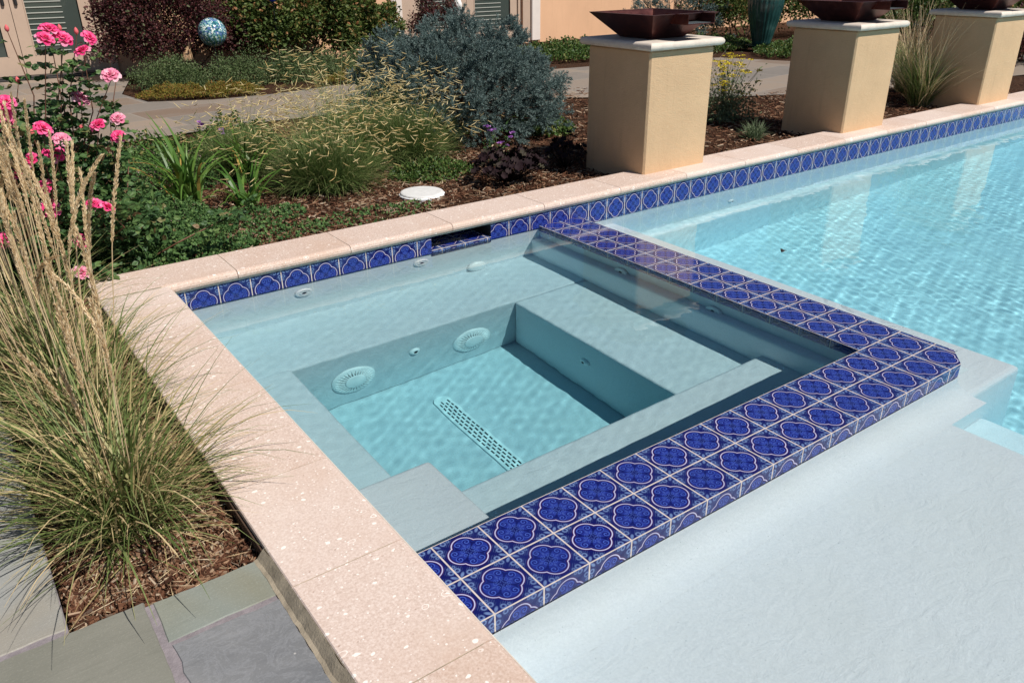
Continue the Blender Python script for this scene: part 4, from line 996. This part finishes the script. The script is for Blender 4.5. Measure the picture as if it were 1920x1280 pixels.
def rose_bush(base, blooms, buds, seed, label, Hh, nleaf=900, sprd=.28, nc=12):
    r = np.random.RandomState(seed); t = thing('rose_bush', (base[0], base[1], .06), label, 'rose bush', 'pink rose bushes')
    cn = MB(); ends = [Vector(b) for b in blooms + buds]; lp = []
    extra = [Vector((base[0] + r.normal() * sprd, base[1] + r.normal() * sprd * .6, r.uniform(.35, Hh))) for _ in range(nc)]
    for i, e in enumerate(ends + extra):
        b0 = Vector((base[0] + r.normal() * .06, base[1] + r.normal() * .05, .05)); m1 = b0.lerp(e, .4) + Vector((r.normal() * .03, r.normal() * .03, .02)); m2 = b0.lerp(e, .75) + Vector((r.normal() * .03, r.normal() * .03, -.01))
        cn.tube([b0, m1, m2, e - Vector((0, 0, .012))], [.005, .004, .003, .0018], 5)
        for k in range(26):
            s = r.uniform(.20, .97); p = (b0.lerp(m1, s * 2.5) if s < .4 else (m1.lerp(m2, (s - .4) / .35) if s < .75 else m2.lerp(e, (s - .75) / .25)))
            lp.append(p)
    cn.build('canes', REDSTEM, t)
    # compound leaves: five leaflets on a stalk
    C = []; D = []; 
    for p in lp:
        a = r.uniform(0, 6.28); el = r.uniform(-.3, .5); d = np.array([math.cos(a) * math.cos(el), math.sin(a) * math.cos(el), math.sin(el)]); s = np.array([-math.sin(a), math.cos(a), 0])
        for (al, sd) in ((.03, 1), (.03, -1), (.055, 1), (.055, -1), (.07, 0)):
            C.append(np.array(p) + d * al); D.append(d * .7 + s * sd * .9 if sd else d)
    k = len(C); m = nleaf
    ex = unit(r.normal(size=(m, 3))) * (r.uniform(0, 1, (m, 1)) ** .5) * np.array([sprd * 1.2, sprd * .9, Hh * .42]) + np.array([base[0], base[1], Hh * .42]); ex[:, 2] = np.maximum(ex[:, 2], .09)
    C = np.concatenate([np.array(C), ex]); D = np.concatenate([np.array(D), r.normal(0, .8, (m, 3)) + np.array([0, 0, .1])]); n = len(C)
    d_, u_, _ = frames(n, D * 2, .35, r); u_ = unit(u_ + np.array([0, 0, .0])); L = r.uniform(.026, .046, n)
    V, F = leaf_arr(C, d_, u_, L, L * .70, .08); np_mesh('foliage', V, F, LM['rose'], t)
    for i, b in enumerate(blooms):
        Mx = rot_to((r.normal() * .35 - .05, -.55 + r.normal() * .25, .8)) @ Matrix.Rotation(r.uniform(0, 6.28), 4, 'Z'); s = r.uniform(.78, 1.04)
        v = np.array([tuple(Mx @ Vector(p * s)) for p in FV]) + np.array(b)
        np_mesh('flower', v, FF_, LM['faded'] if r.uniform() < .13 else LM['petal'], t)
    for b in buds:
        m_ = MB(); m_.lathe([(.002, 0), (.008, .006), (.010, .014), (.007, .024), (.001, .032)], 8, Matrix.Translation(Vector(b) - Vector((0, 0, .012)))); m_.build('bud', LM['bud'], t, smooth=True)
    return t
def ps(l, Y): return [tuple(aty(x, y, Y + ((x * 7 + y * 13) % 10 - 5) * .03)) for x, y in l]
rose_bush((-.40, 3.25), ps([(118, 74), (84, 74), (91, 57), (166, 72), (156, 98), (208, 143), (150, 186), (184, 236), (221, 223), (222, 257)], 3.02), ps([(13, 55), (112, 54), (143, 60), (33, 152), (94, 197), (152, 240)], 3.15), 61, 'taller pink rose bush, blooms in front of the french doors', 1.05, 2600, .28)
rose_bush((-.62, 2.95), ps([(12, 193), (4, 212), (14, 236), (80, 243), (116, 263), (101, 289), (86, 351), (85, 421), (8, 452), (38, 447), (94, 392), (58, 300), (28, 330)], 2.78), ps([(60, 250)], 2.95), 62, 'pink rose bush at the left edge, behind the straw-plumed grass', .85, 1500, .26)
rose_bush((-.22, 3.05), ps([(201, 391), (151, 453), (152, 512), (176, 384)], 2.80), ps([(236, 408)], 2.95), 63, 'low leafy rose bush with few pink blooms near coping corner', .62, 2200, .28)

# --- low herbs and ground cover in the front bed
def herb(name, c, rx, ry, h, n, m, label, cat, leaf=(.012, .022), asp=.7, seed=1, flowers=None, fm=None, fsize=.008, group=None):
    r = np.random.RandomState(seed); t = thing(name, (c[0], c[1], .06), label, cat, group)
    a = r.uniform(0, 6.28, n); q = np.sqrt(r.uniform(0, 1, n)); x = c[0] + rx * q * np.cos(a); y = c[1] + ry * q * np.sin(a)
    hh = h * (1 - q ** 2 * .75) * (.75 + .35 * np.sin(x * 23) * np.sin(y * 19 + x * 7)); z = .07 + np.maximum(hh, .02) * r.uniform(0, 1, n) ** .6
    C = np.stack([x, y, z], -1); d, u, _ = frames(n, np.array([0, 0, .35]), .8, r); L = r.uniform(leaf[0], leaf[1], n)
    V, F = leaf_arr(C, d, u, L, L * asp); np_mesh('foliage', V, F, m, t)
    if flowers:
        k = r.randint(0, n, flowers); Cf = C[k] + np.array([0, 0, .02]); Cf = np.repeat(Cf, 9, 0) + r.normal(0, fsize * 1.3, (flowers * 9, 3)); d, u, _ = frames(len(Cf), None, 1, r)
        V, F = quad_arr(Cf, d, u, fsize, fsize * .8); np_mesh('flowers', V, F, fm, t)
    return t
G = 'leafy herbs in the front bed'
herb('oregano', (-.12, 3.75), .42, .50, .42, 6500, LM['catmint'], 'bushy herb with tiny dusky pink flowers right of the roses', 'herb', flowers=120, fm=LM['pinkf'], fsize=.006, seed=71, group=G)
herb('catmint', (.16, 3.45), .36, .38, .20, 7000, LM['catmint'], 'low mat of small green leaves in front of tall daylily', 'herb', seed=72, group=G)
herb('oregano', (-.60, 3.9), .42, .40, .55, 5000, LM['catmint'], 'bushy herb with pinkish flowers at the far left behind the roses', 'herb', flowers=90, fm=LM['pinkf'], fsize=.006, seed=73, group=G)
herb('creeping_mint', (.10, 2.97), .40, .16, .07, 1500, LM['catmint'], 'sparse creeping green leaves on mulch at the coping corner', 'herb', leaf=(.016, .030), seed=74, group=G)
herb('creeping_mint', (.62, 3.05), .34, .16, .05, 550, LM['catmint'], 'few creeping leaves on mulch near the low daylily', 'herb', leaf=(.014, .026), seed=75, group=G)
herb('creeping_mint', (1.25, 3.05), .42, .16, .05, 420, LM['catmint'], 'scattered creeping leaves on mulch left of the white lid', 'herb', leaf=(.014, .026), seed=84, group=G)
herb('creeping_mint', (.62, 3.42), .34, .20, .08, 1100, LM['catmint'], 'creeping leaves around the foot of low arching daylily', 'herb', leaf=(.014, .028), seed=85, group=G)
herb('catmint', (-.12, 3.12), .30, .22, .24, 4200, LM['catmint'], 'small-leaved herb between low rose bush and the coping', 'herb', seed=86, group=G)
herb('oregano', (.30, 4.55), .50, .40, .34, 5200, LM['catmint'], 'dusky-flowered herb behind the tall daylily', 'herb', flowers=110, fm=LM['pinkf'], fsize=.006, seed=87, group=G)
herb('geranium', (1.10, 5.15), .42, .36, .36, 5200, LM['vinca'], 'green geranium with two violet flowers in front of the path', 'geranium', leaf=(.02, .035), seed=76)
herb('geranium', (.55, 5.3), .38, .3, .26, 3200, LM['vinca'], 'flowerless low geranium between daylily and path', 'geranium', leaf=(.02, .035), seed=77)
herb('geranium', (2.05, 3.72), .32, .26, .13, 2200, LM['vinca'], 'low green leaves between seed-flag grass and white lid', 'ground cover', leaf=(.016, .028), seed=78)
herb('strawberry_plant', (3.65, 4.55), .30, .35, .20, 1800, LM['vinca'], 'green leafy plant between blue spruce and nearest pillar', 'leafy plant', leaf=(.025, .045), seed=79)
for q, s in (((374, 233), .030), ((414, 247), .034)):
    p = aty(q[0], q[1], 5.0); r = np.random.RandomState(int(q[0])); C = np.repeat(np.array([tuple(p)]), 14, 0) + r.normal(0, .006, (14, 3)); d, u, _ = frames(14, np.array([0, -.3, .4]), .8, r)
    V, F = leaf_arr(C, d, u, s, s * .8); t = thing('geranium_flower', (p.x, p.y, .06), 'violet flower ' + ('nearer the tall daylily' if q[0] == 374 else 'nearer the seed-flag grass'), 'flower', 'violet flowers by the path'); np_mesh('petals', V, F, LM['violet'], t)
    m = MB(); m.tube([(p.x, p.y + .04, .06), tuple(p)], .0015, 4); m.build('stem', STEMM, t)
def heuchera(c, rad, n, seed, label):
    r = np.random.RandomState(seed); t = thing('heuchera', (c[0], c[1], .06), label, 'heuchera', 'dark purple heucheras'); m = MB()
    for i in range(n):
        a = r.uniform(0, 6.28); q = r.uniform(.15, 1) ** .6 * rad; h = .08 + (.20 - .14 * (q / rad)) * r.uniform(.5, 1.2); cx = c[0] + q * math.cos(a); cyy = c[1] + q * math.sin(a) * .8; R_ = r.uniform(.016, .034)
        nr = Vector((math.cos(a) * .5 + r.normal() * .25, math.sin(a) * .5 + r.normal() * .25, .9)); Mx = Matrix.Translation((cx, cyy, .06 + h)) @ rot_to(nr) @ Matrix.Rotation(r.uniform(0, 6.28), 4, 'Z')
        k = 14; vs = [Mx @ Vector((0, 0, -.008))]; ph = r.uniform(0, 6)
        for ring, f in ((0, .55), (1, 1.0)):
            for j in range(k): th = 6.283 * j / k; rr = R_ * f * (1 + .13 * math.sin(th * 5 + ph) * ring); vs.append(Mx @ Vector((rr * math.cos(th), rr * math.sin(th), .010 * ring * math.sin(th * 7 + ph) + .004 * ring)))
        fs = [(0, 1 + j, 1 + (j + 1) % k) for j in range(k)] + [(1 + j, 1 + k + j, 1 + k + (j + 1) % k, 1 + (j + 1) % k) for j in range(k)]; m.raw(vs, fs)
        m.tube([(c[0], c[1], .05), (cx, cyy, .06 + h - .008)], .0018, 4)
    m.build('leaves', LM['heuchera'], t, smooth=True)
heuchera((2.36, 3.22), .29, 170, 81, 'larger dark purple ruffled plant in front of the blue spruce')
heuchera((2.92, 3.28), .17, 55, 82, 'smaller dark purple ruffled plant at the foot of nearest pillar')
_h = atz(1752, 192, .06); heuchera((_h.x, _h.y), .24, 46, 83, 'dark purple ruffled plant left of the farthest pillar')
def spray(name, c, heads, H, m, label, cat, seed, spread=.3, n=1400, fm=None, leafm=None, fr_=.034):
    r = np.random.RandomState(seed); t = thing(name, (c[0], c[1], .06), label, cat); st = MB(); hv = []
    for i in range(heads):
        a = r.uniform(0, 6.28); q = spread * r.uniform(.1, 1); h = H * r.uniform(.45, 1); e = Vector((c[0] + q * math.cos(a), c[1] + q * math.sin(a) * .8, .06 + h)); b0 = Vector((c[0] + r.normal() * .03, c[1] + r.normal() * .03, .06))
        st.tube([b0, b0.lerp(e, .55) + Vector((0, 0, .02)), e], [.0025, .002, .0015], 4)
        k = 26; aa = r.uniform(0, 6.28, k); rr = fr_ * np.sqrt(r.uniform(0, 1, k)) * r.uniform(.7, 1.3); hv.append(np.stack([e.x + rr * np.cos(aa), e.y + rr * np.sin(aa), e.z + r.uniform(-.002, .004, k) - rr * .15], -1))
    st.build('stems', STEMM, t)
    for C in (hv if heads < 12 else [np.concatenate(hv)]):
        d, u, _ = frames(len(C), None, 1, r); d[:, 2] *= .25; d = unit(d); V, F = quad_arr(C, d, u, .013, .013); np_mesh('flower_head' if heads < 12 else 'flowers', V, F, fm, t)
    P_ = np.stack([c[0] + r.normal(0, spread * .45, n), c[1] + r.normal(0, spread * .4, n), .07 + np.abs(r.normal(0, H * .30, n))], -1); d, u, _ = frames(n, np.array([0, 0, .5]), .8, r); L = r.uniform(.02, .045, n)
    V, F = leaf_arr(P_, d, u, L, L * .35); np_mesh('foliage', V, F, leafm, t)
spray('yarrow', (5.30, 3.85), 70, .60, None, 'yarrow with flat yellow flower heads between the two nearest pillars', 'yarrow', 91, .34, 1800, LM['yellow'], LM['grey'])
spray('penstemon', (2.62, 3.72), 8, .30, None, 'small plant with pinkish purple flowers under the blue spruce', 'penstemon', 92, .13, 200, LM['violet'], LM['rose'], .016)
t = thing('sage_tuft', (4.85, 3.12, .06), 'small grey-green tuft on mulch below the yellow yarrow', 'leafy plant'); r = np.random.RandomState(93)
V, F, *_ = blades_arr(260, (4.85, 3.12, .06), .06, (.10, .20), (.1, 1.1), (.002, .004), 4, .8, r); np_mesh('blades', V, F, LM['grey'], t)
# wispy grass between the middle and farthest pillars
def wispy(base, seed, label, H=(.55, 1.0), n=900):
    r = np.random.RandomState(seed); t = thing('wispy_grass', (base[0], base[1], .06), label, 'ornamental grass', 'wispy grasses by the far pillars')
    V, F, *_ = blades_arr(n, (base[0], base[1], .06), .10, (.3, .75), (.05, .7), (.0015, .003), 6, 1.0, r); np_mesh('blades', V, F, LM['grama'], t)
    V, F, *_ = blades_arr(220, (base[0], base[1], .06), .10, H, (.1, .95), (.0010, .0022), 8, .7, r); np_mesh('plumes', V, F, LM['straw'], t)
_h = atz(1722, 200, .06); wispy((_h.x, _h.y), 95, 'wispy green and straw grass just right of the middle pillar', (.62, 1.15), 900)
wispy((_h.x + .7, _h.y + .55), 96, 'wispy straw grass behind the farthest pillar', (.8, 1.3), 800)
wispy((5.15, 4.3), 97, 'wispy grass behind the left side of the middle pillar', (.5, .9), 300)

# --- plants near the house
shrub('barberry', (2.20, 10.70, .60), (1.0, .60, .85), 30000, LM['barberry'], 'dark red barberry shrub beside the left french doors', leaf=(.028, .050), clump=110, seed=101, stems=12)
shrub('viburnum', (4.0, 10.7, .62), (1.30, .60, .95), 26000, LM['green'], 'green shrub with orange-tinted leaves, left of the downspout', leaf=(.04, .075), clump=100, seed=102, stems=10)
shrub('viburnum', (5.05, 10.5, .42), (.55, .45, .60), 8000, LM['green'], 'smaller green shrub at the foot of the downspout', leaf=(.035, .06), clump=34, seed=103)
shrub('barberry', (6.35, 10.7, .45), (.50, .40, .62), 5600, LM['barberry'], 'small dark red shrub between downspout and right french doors', leaf=(.022, .042), clump=36, seed=104)
gh = 'clipped low green mounds along the path'
for i, (x, y, a, b, h, l) in enumerate(((1.75, 9.55, .55, .50, .28, 'low green mound, leftmost beside the dark red barberry'), (2.60, 9.45, .60, .50, .30, 'low green mound under the glass ball'), (3.45, 9.40, .60, .48, .28, 'low green mound left of centre by the path'), (4.3, 9.3, .60, .45, .26, 'low green mound behind the cream seed flags'), (5.2, 9.0, .7, .5, .22, 'low green mound partly behind the blue spruce'))):
    shrub('germander', (x, y, .12), (a, b, h), 7500, LM['box'], l, 'shrub', gh, leaf=(.016, .028), clump=60, clr=.36, seed=110 + i, stems=6, stem_r=.005, hollow=.3)
for i, (x, y, a, b, l) in enumerate(((1.62, 8.85, .42, .24, 'golden yellow low plant at the tip of the back bed'), (2.15, 8.62, .45, .22, 'reddish gold low plant along the path edge'), (3.9, 8.75, .45, .20, 'yellow-green low plant behind the seed-flag grass'))):
    herb('sedum', (x, y), a, b, .16, 3600, LM['sedum'], l, 'sedum', leaf=(.018, .032), asp=.4, seed=120 + i, group='golden sedums along the path')
herb('ground_cover', (10.2, 8.7), 1.3, .75, .22, 8000, LM['vinca'], 'green ground cover at the foot of the fluted pot, left side', 'ground cover', leaf=(.03, .05), seed=131, group='ground covers across the path')
herb('ground_cover', (11.5, 6.9), 1.5, 1.0, .24, 9000, LM['vinca'], 'green ground cover right of the fluted pot', 'ground cover', leaf=(.03, .05), seed=132, group='ground covers across the path')
herb('ground_cover', (7.9, 9.2), 1.3, .8, .26, 8000, LM['vinca'], 'green ground cover behind the right side of the blue spruce', 'ground cover', leaf=(.03, .05), seed=133, group='ground covers across the path')
herb('ground_cover', (9.1, 8.3), .9, .6, .24, 5000, LM['vinca'], 'green ground cover just behind the nearest copper bowl', 'ground cover', leaf=(.03, .05), seed=134, group='ground covers across the path')
gb = 'dark leafy shrubs in the upper right background'
for i, (x, y, z, a, b, h, n, m, l) in enumerate((
    (12.2, 9.2, .6, 1.4, .8, .95, 15000, 'green', 'broad dark green shrub behind the nearest copper bowl'),
    (14.3, 8.6, .6, 1.5, .9, .95, 12000, 'vinca', 'dark green shrub directly behind the fluted pot'),
    (13.3, 6.4, .5, 1.2, .8, .80, 9000, 'vinca', 'leafy green shrub right of the fluted pot'),
    (14.2, 5.2, .5, 1.1, .8, .75, 8000, 'green', 'green shrub with orange tints behind the wispy grass'),
    (17.0, 5.2, .5, 1.6, 1.1, .8, 8000, 'vinca', 'dark green shrub behind the farthest pillar'),
    (12.0, 4.2, .3, 1.0, .6, .45, 5000, 'barberry', 'low dark red shrub beside the farthest pillar'),
    (19.5, 8.0, .7, 2.2, 1.4, 1.1, 9000, 'green', 'big green shrub farthest in the upper right corner'))):
    shrub('hedge_shrub', (x, y, z), (a, b, h), n, LM[m], l, 'shrub', gb, leaf=(.035, .065), clump=70, clr=.34, seed=140 + i, stems=8, hollow=.35)

# ------------------------------------------------------------------ garden ornaments
t = thing('gazing_ball', (2.72, 10.0, .06), 'mosaic blue and green glass ball on a thin stake', 'gazing ball')
p = aty(398, 61, 10.0); g = MB(); Rb = .178
g.lathe([(Rb * math.sin(math.pi * k / 24), -Rb * math.cos(math.pi * k / 24)) for k in range(25)], 40, Matrix.Translation(p)); gb_ = g.build('glass_ball', m_glassball(), t, smooth=True)
s = MB(); s.tube([(p.x + .01, p.y, .05), (p.x, p.y, p.z - Rb + .004)], .008, 6); s.build('stake', BLACKMET, t)
gb_.location = (p.x - t.location.x, p.y - t.location.y, p.z - t.location.z)
for v in gb_.data.vertices: v.co -= gb_.location
t = thing('straw_whisk', (2.32, 10.1, .06), 'small fan of pale straw on a thin stake before the barberry', 'garden ornament')
p = aty(352, 112, 10.1); r = np.random.RandomState(7); n = 420; top = np.array(p) + np.array([.04, 0, .17])
an = r.uniform(0, 6.28, n); q = np.sqrt(r.uniform(0, 1, n)) * .085; E_ = np.stack([p.x - .02 + q * np.cos(an), p.y + q * np.sin(an), np.full(n, p.z) + r.normal(0, .006, n) - q * .1], -1)
D = E_ - top; L = np.linalg.norm(D, axis=1); d = D / L[:, None]; u = unit(np.cross(d, r.normal(size=(n, 3)))); V, F = quad_arr(np.repeat(top[None], n, 0) + r.normal(0, .006, (n, 3)), d, u, L, .006); np_mesh('straw_fan', V, F, m_leaf('pale_straw', [(0, (.55, .36, .20)), (1, (.78, .56, .36))], .8, .2), t)
s = MB(); s.tube([(p.x, p.y + .01, .05), tuple(top)], .005, 6); s.build('stake', BLACKMET, t)
s = MB(); s.lathe([(.010, -.02), (.016, 0), (.012, .03), (.003, .05)], 10, Matrix.Translation(Vector(top))); s.build('binding', BARKM, t, smooth=True)
t = thing('garden_stake', (3.5, 10.2, .06), 'thin dark stake topped by a cobalt blue ball, at top edge', 'garden stake')
p = aty(511, -4, 10.2); s = MB(); s.tube([(p.x - .02, p.y, .05), tuple(p)], .008, 6); s.build('stake', BLACKMET, t)
s = MB(); s.lathe([(.06 * math.sin(math.pi * k / 12), -.06 * math.cos(math.pi * k / 12)) for k in range(13)], 20, Matrix.Translation(p)); s.build('blue_ball', simple('cobalt_glass', (.01, .02, .35), .1), t, smooth=True)
t = thing('fluted_pot', (10.86, 7.8, .08), 'tall fluted blue-green glazed pot across the path', 'pot')
prof = [(r_ * .80, z_) for r_, z_ in [(.15, .0), (.17, .01), (.185, .06), (.235, .22), (.30, .42), (.345, .60), (.355, .72), (.335, .83), (.27, .93), (.19, .99), (.165, 1.02), (.175, 1.06), (.21, 1.08), (.205, 1.09), (.16, 1.06), (.14, 1.0)]]
s = MB(); s.lathe(prof, 144, Matrix.Translation((10.86, 7.8, .115)), flute=lambda a, j: .035 * abs(math.sin(a * 12)) * (1 if .08 < j < .62 else .2)); s.build('pot_body', CELADON, t, smooth=True)
s = MB(); s.lathe([(0, .0), (.19, .0), (.25, .045), (.26, .05), (.245, .05), (.18, .02), (0, .02)], 48, Matrix.Translation((10.86, 7.8, .085))); s.build('saucer', CELADON, t, smooth=True)
t = thing('round_cover', (1.80, 3.44, .06), 'round white lid lying in mulch behind the coping', 'cover')
p = atz(791, 362, .085); s = MB(); s.lathe([(0, .016), (.128, .013), (.138, .010), (.142, .004), (.142, -.02)], 56, Matrix.Translation(p)); s.build('lid_disc', simple('chalky_white', (.66, .65, .63), .6, var=.1, scale=25), t)
s = MB(); s.lathe([(.144, -.03), (.150, -.004), (.146, -.001)], 48, Matrix.Translation(p)); s.build('lid_collar', WHITEPL, t)
q = aty(859, 16, 10.9); t = thing('garden_statue', (q.x, 10.9, .06), 'small white figure peeking above the blue spruce', 'statue'); s = MB()
s.lathe([(.10, .0), (.11, .05), (.06, .12), (.07, .35), (.10, .50), (.08, .58), (.045, .62), (.065, .67), (.07, .72), (.045, .78), (.0, .80)], 16, Matrix.Translation((q.x, 10.9, .08))); s.build('figure', simple('white_stone', (.75, .73, .70), .7, var=.1), t, smooth=True)
# dark leaf floating on the pool, pink petal on the spa
def petal(name, p, L, W, m, label, cat, seed):
    r = np.random.RandomState(seed); mb = MB(); k = 12; vs = [Vector((0, 0, .001))]
    for j in range(k): a = 6.283 * j / k; rr = 1 + .25 * math.sin(a * 3 + seed) + r.uniform(-.1, .1); vs.append(Vector((L * .5 * math.cos(a) * rr, W * .5 * math.sin(a) * rr, .0025 + .003 * math.sin(a * 2))))
    M_ = Matrix.Translation(p) @ Matrix.Rotation(r.uniform(0, 6), 4, 'Z'); n = len(vs); lo = [M_ @ (v - Vector((0, 0, .0008))) for v in vs]; up = [M_ @ v for v in vs]
    mb.raw(up + lo, [(0, 1 + j, 1 + (j + 1) % k) for j in range(k)] + [(n, n + 1 + (j + 1) % k, n + 1 + j) for j in range(k)] + [(1 + j, n + 1 + j, n + 1 + (j + 1) % k, 1 + (j + 1) % k) for j in range(k)])
    tag(mb.build(name, m, smooth=True, origin=tuple(p)), label, cat)
petal('floating_leaf', atz(1468, 470, ZP + .003), .05, .035, simple('wet_leaf', (.03, .018, .012), .5), 'small dark leaf floating on the pool', 'leaf', 3)
petal('floating_petal', atz(456, 553, ZW + .003), .034, .024, LM['petal'], 'single pink petal floating in the spa by the blue tiles', 'petal', 4)

n = 1500; C = np.stack([np.concatenate([rs.uniform(-.85, -.43, 900), rs.uniform(.2, 2.6, 600)]), np.concatenate([rs.uniform(.45, 1.3, 900), rs.uniform(2.78, 3.7, 600)]), rs.uniform(.078, .092, 1500)], -1)
d, u, _ = frames(n, None, 1.0); d[:, 2] *= .12; d = unit(d); V, F = quad_arr(C, d, u, rs.uniform(.02, .09, n), .0022)
tag(np_mesh('fallen_straw', V, F, LM['straw']), kind='stuff')
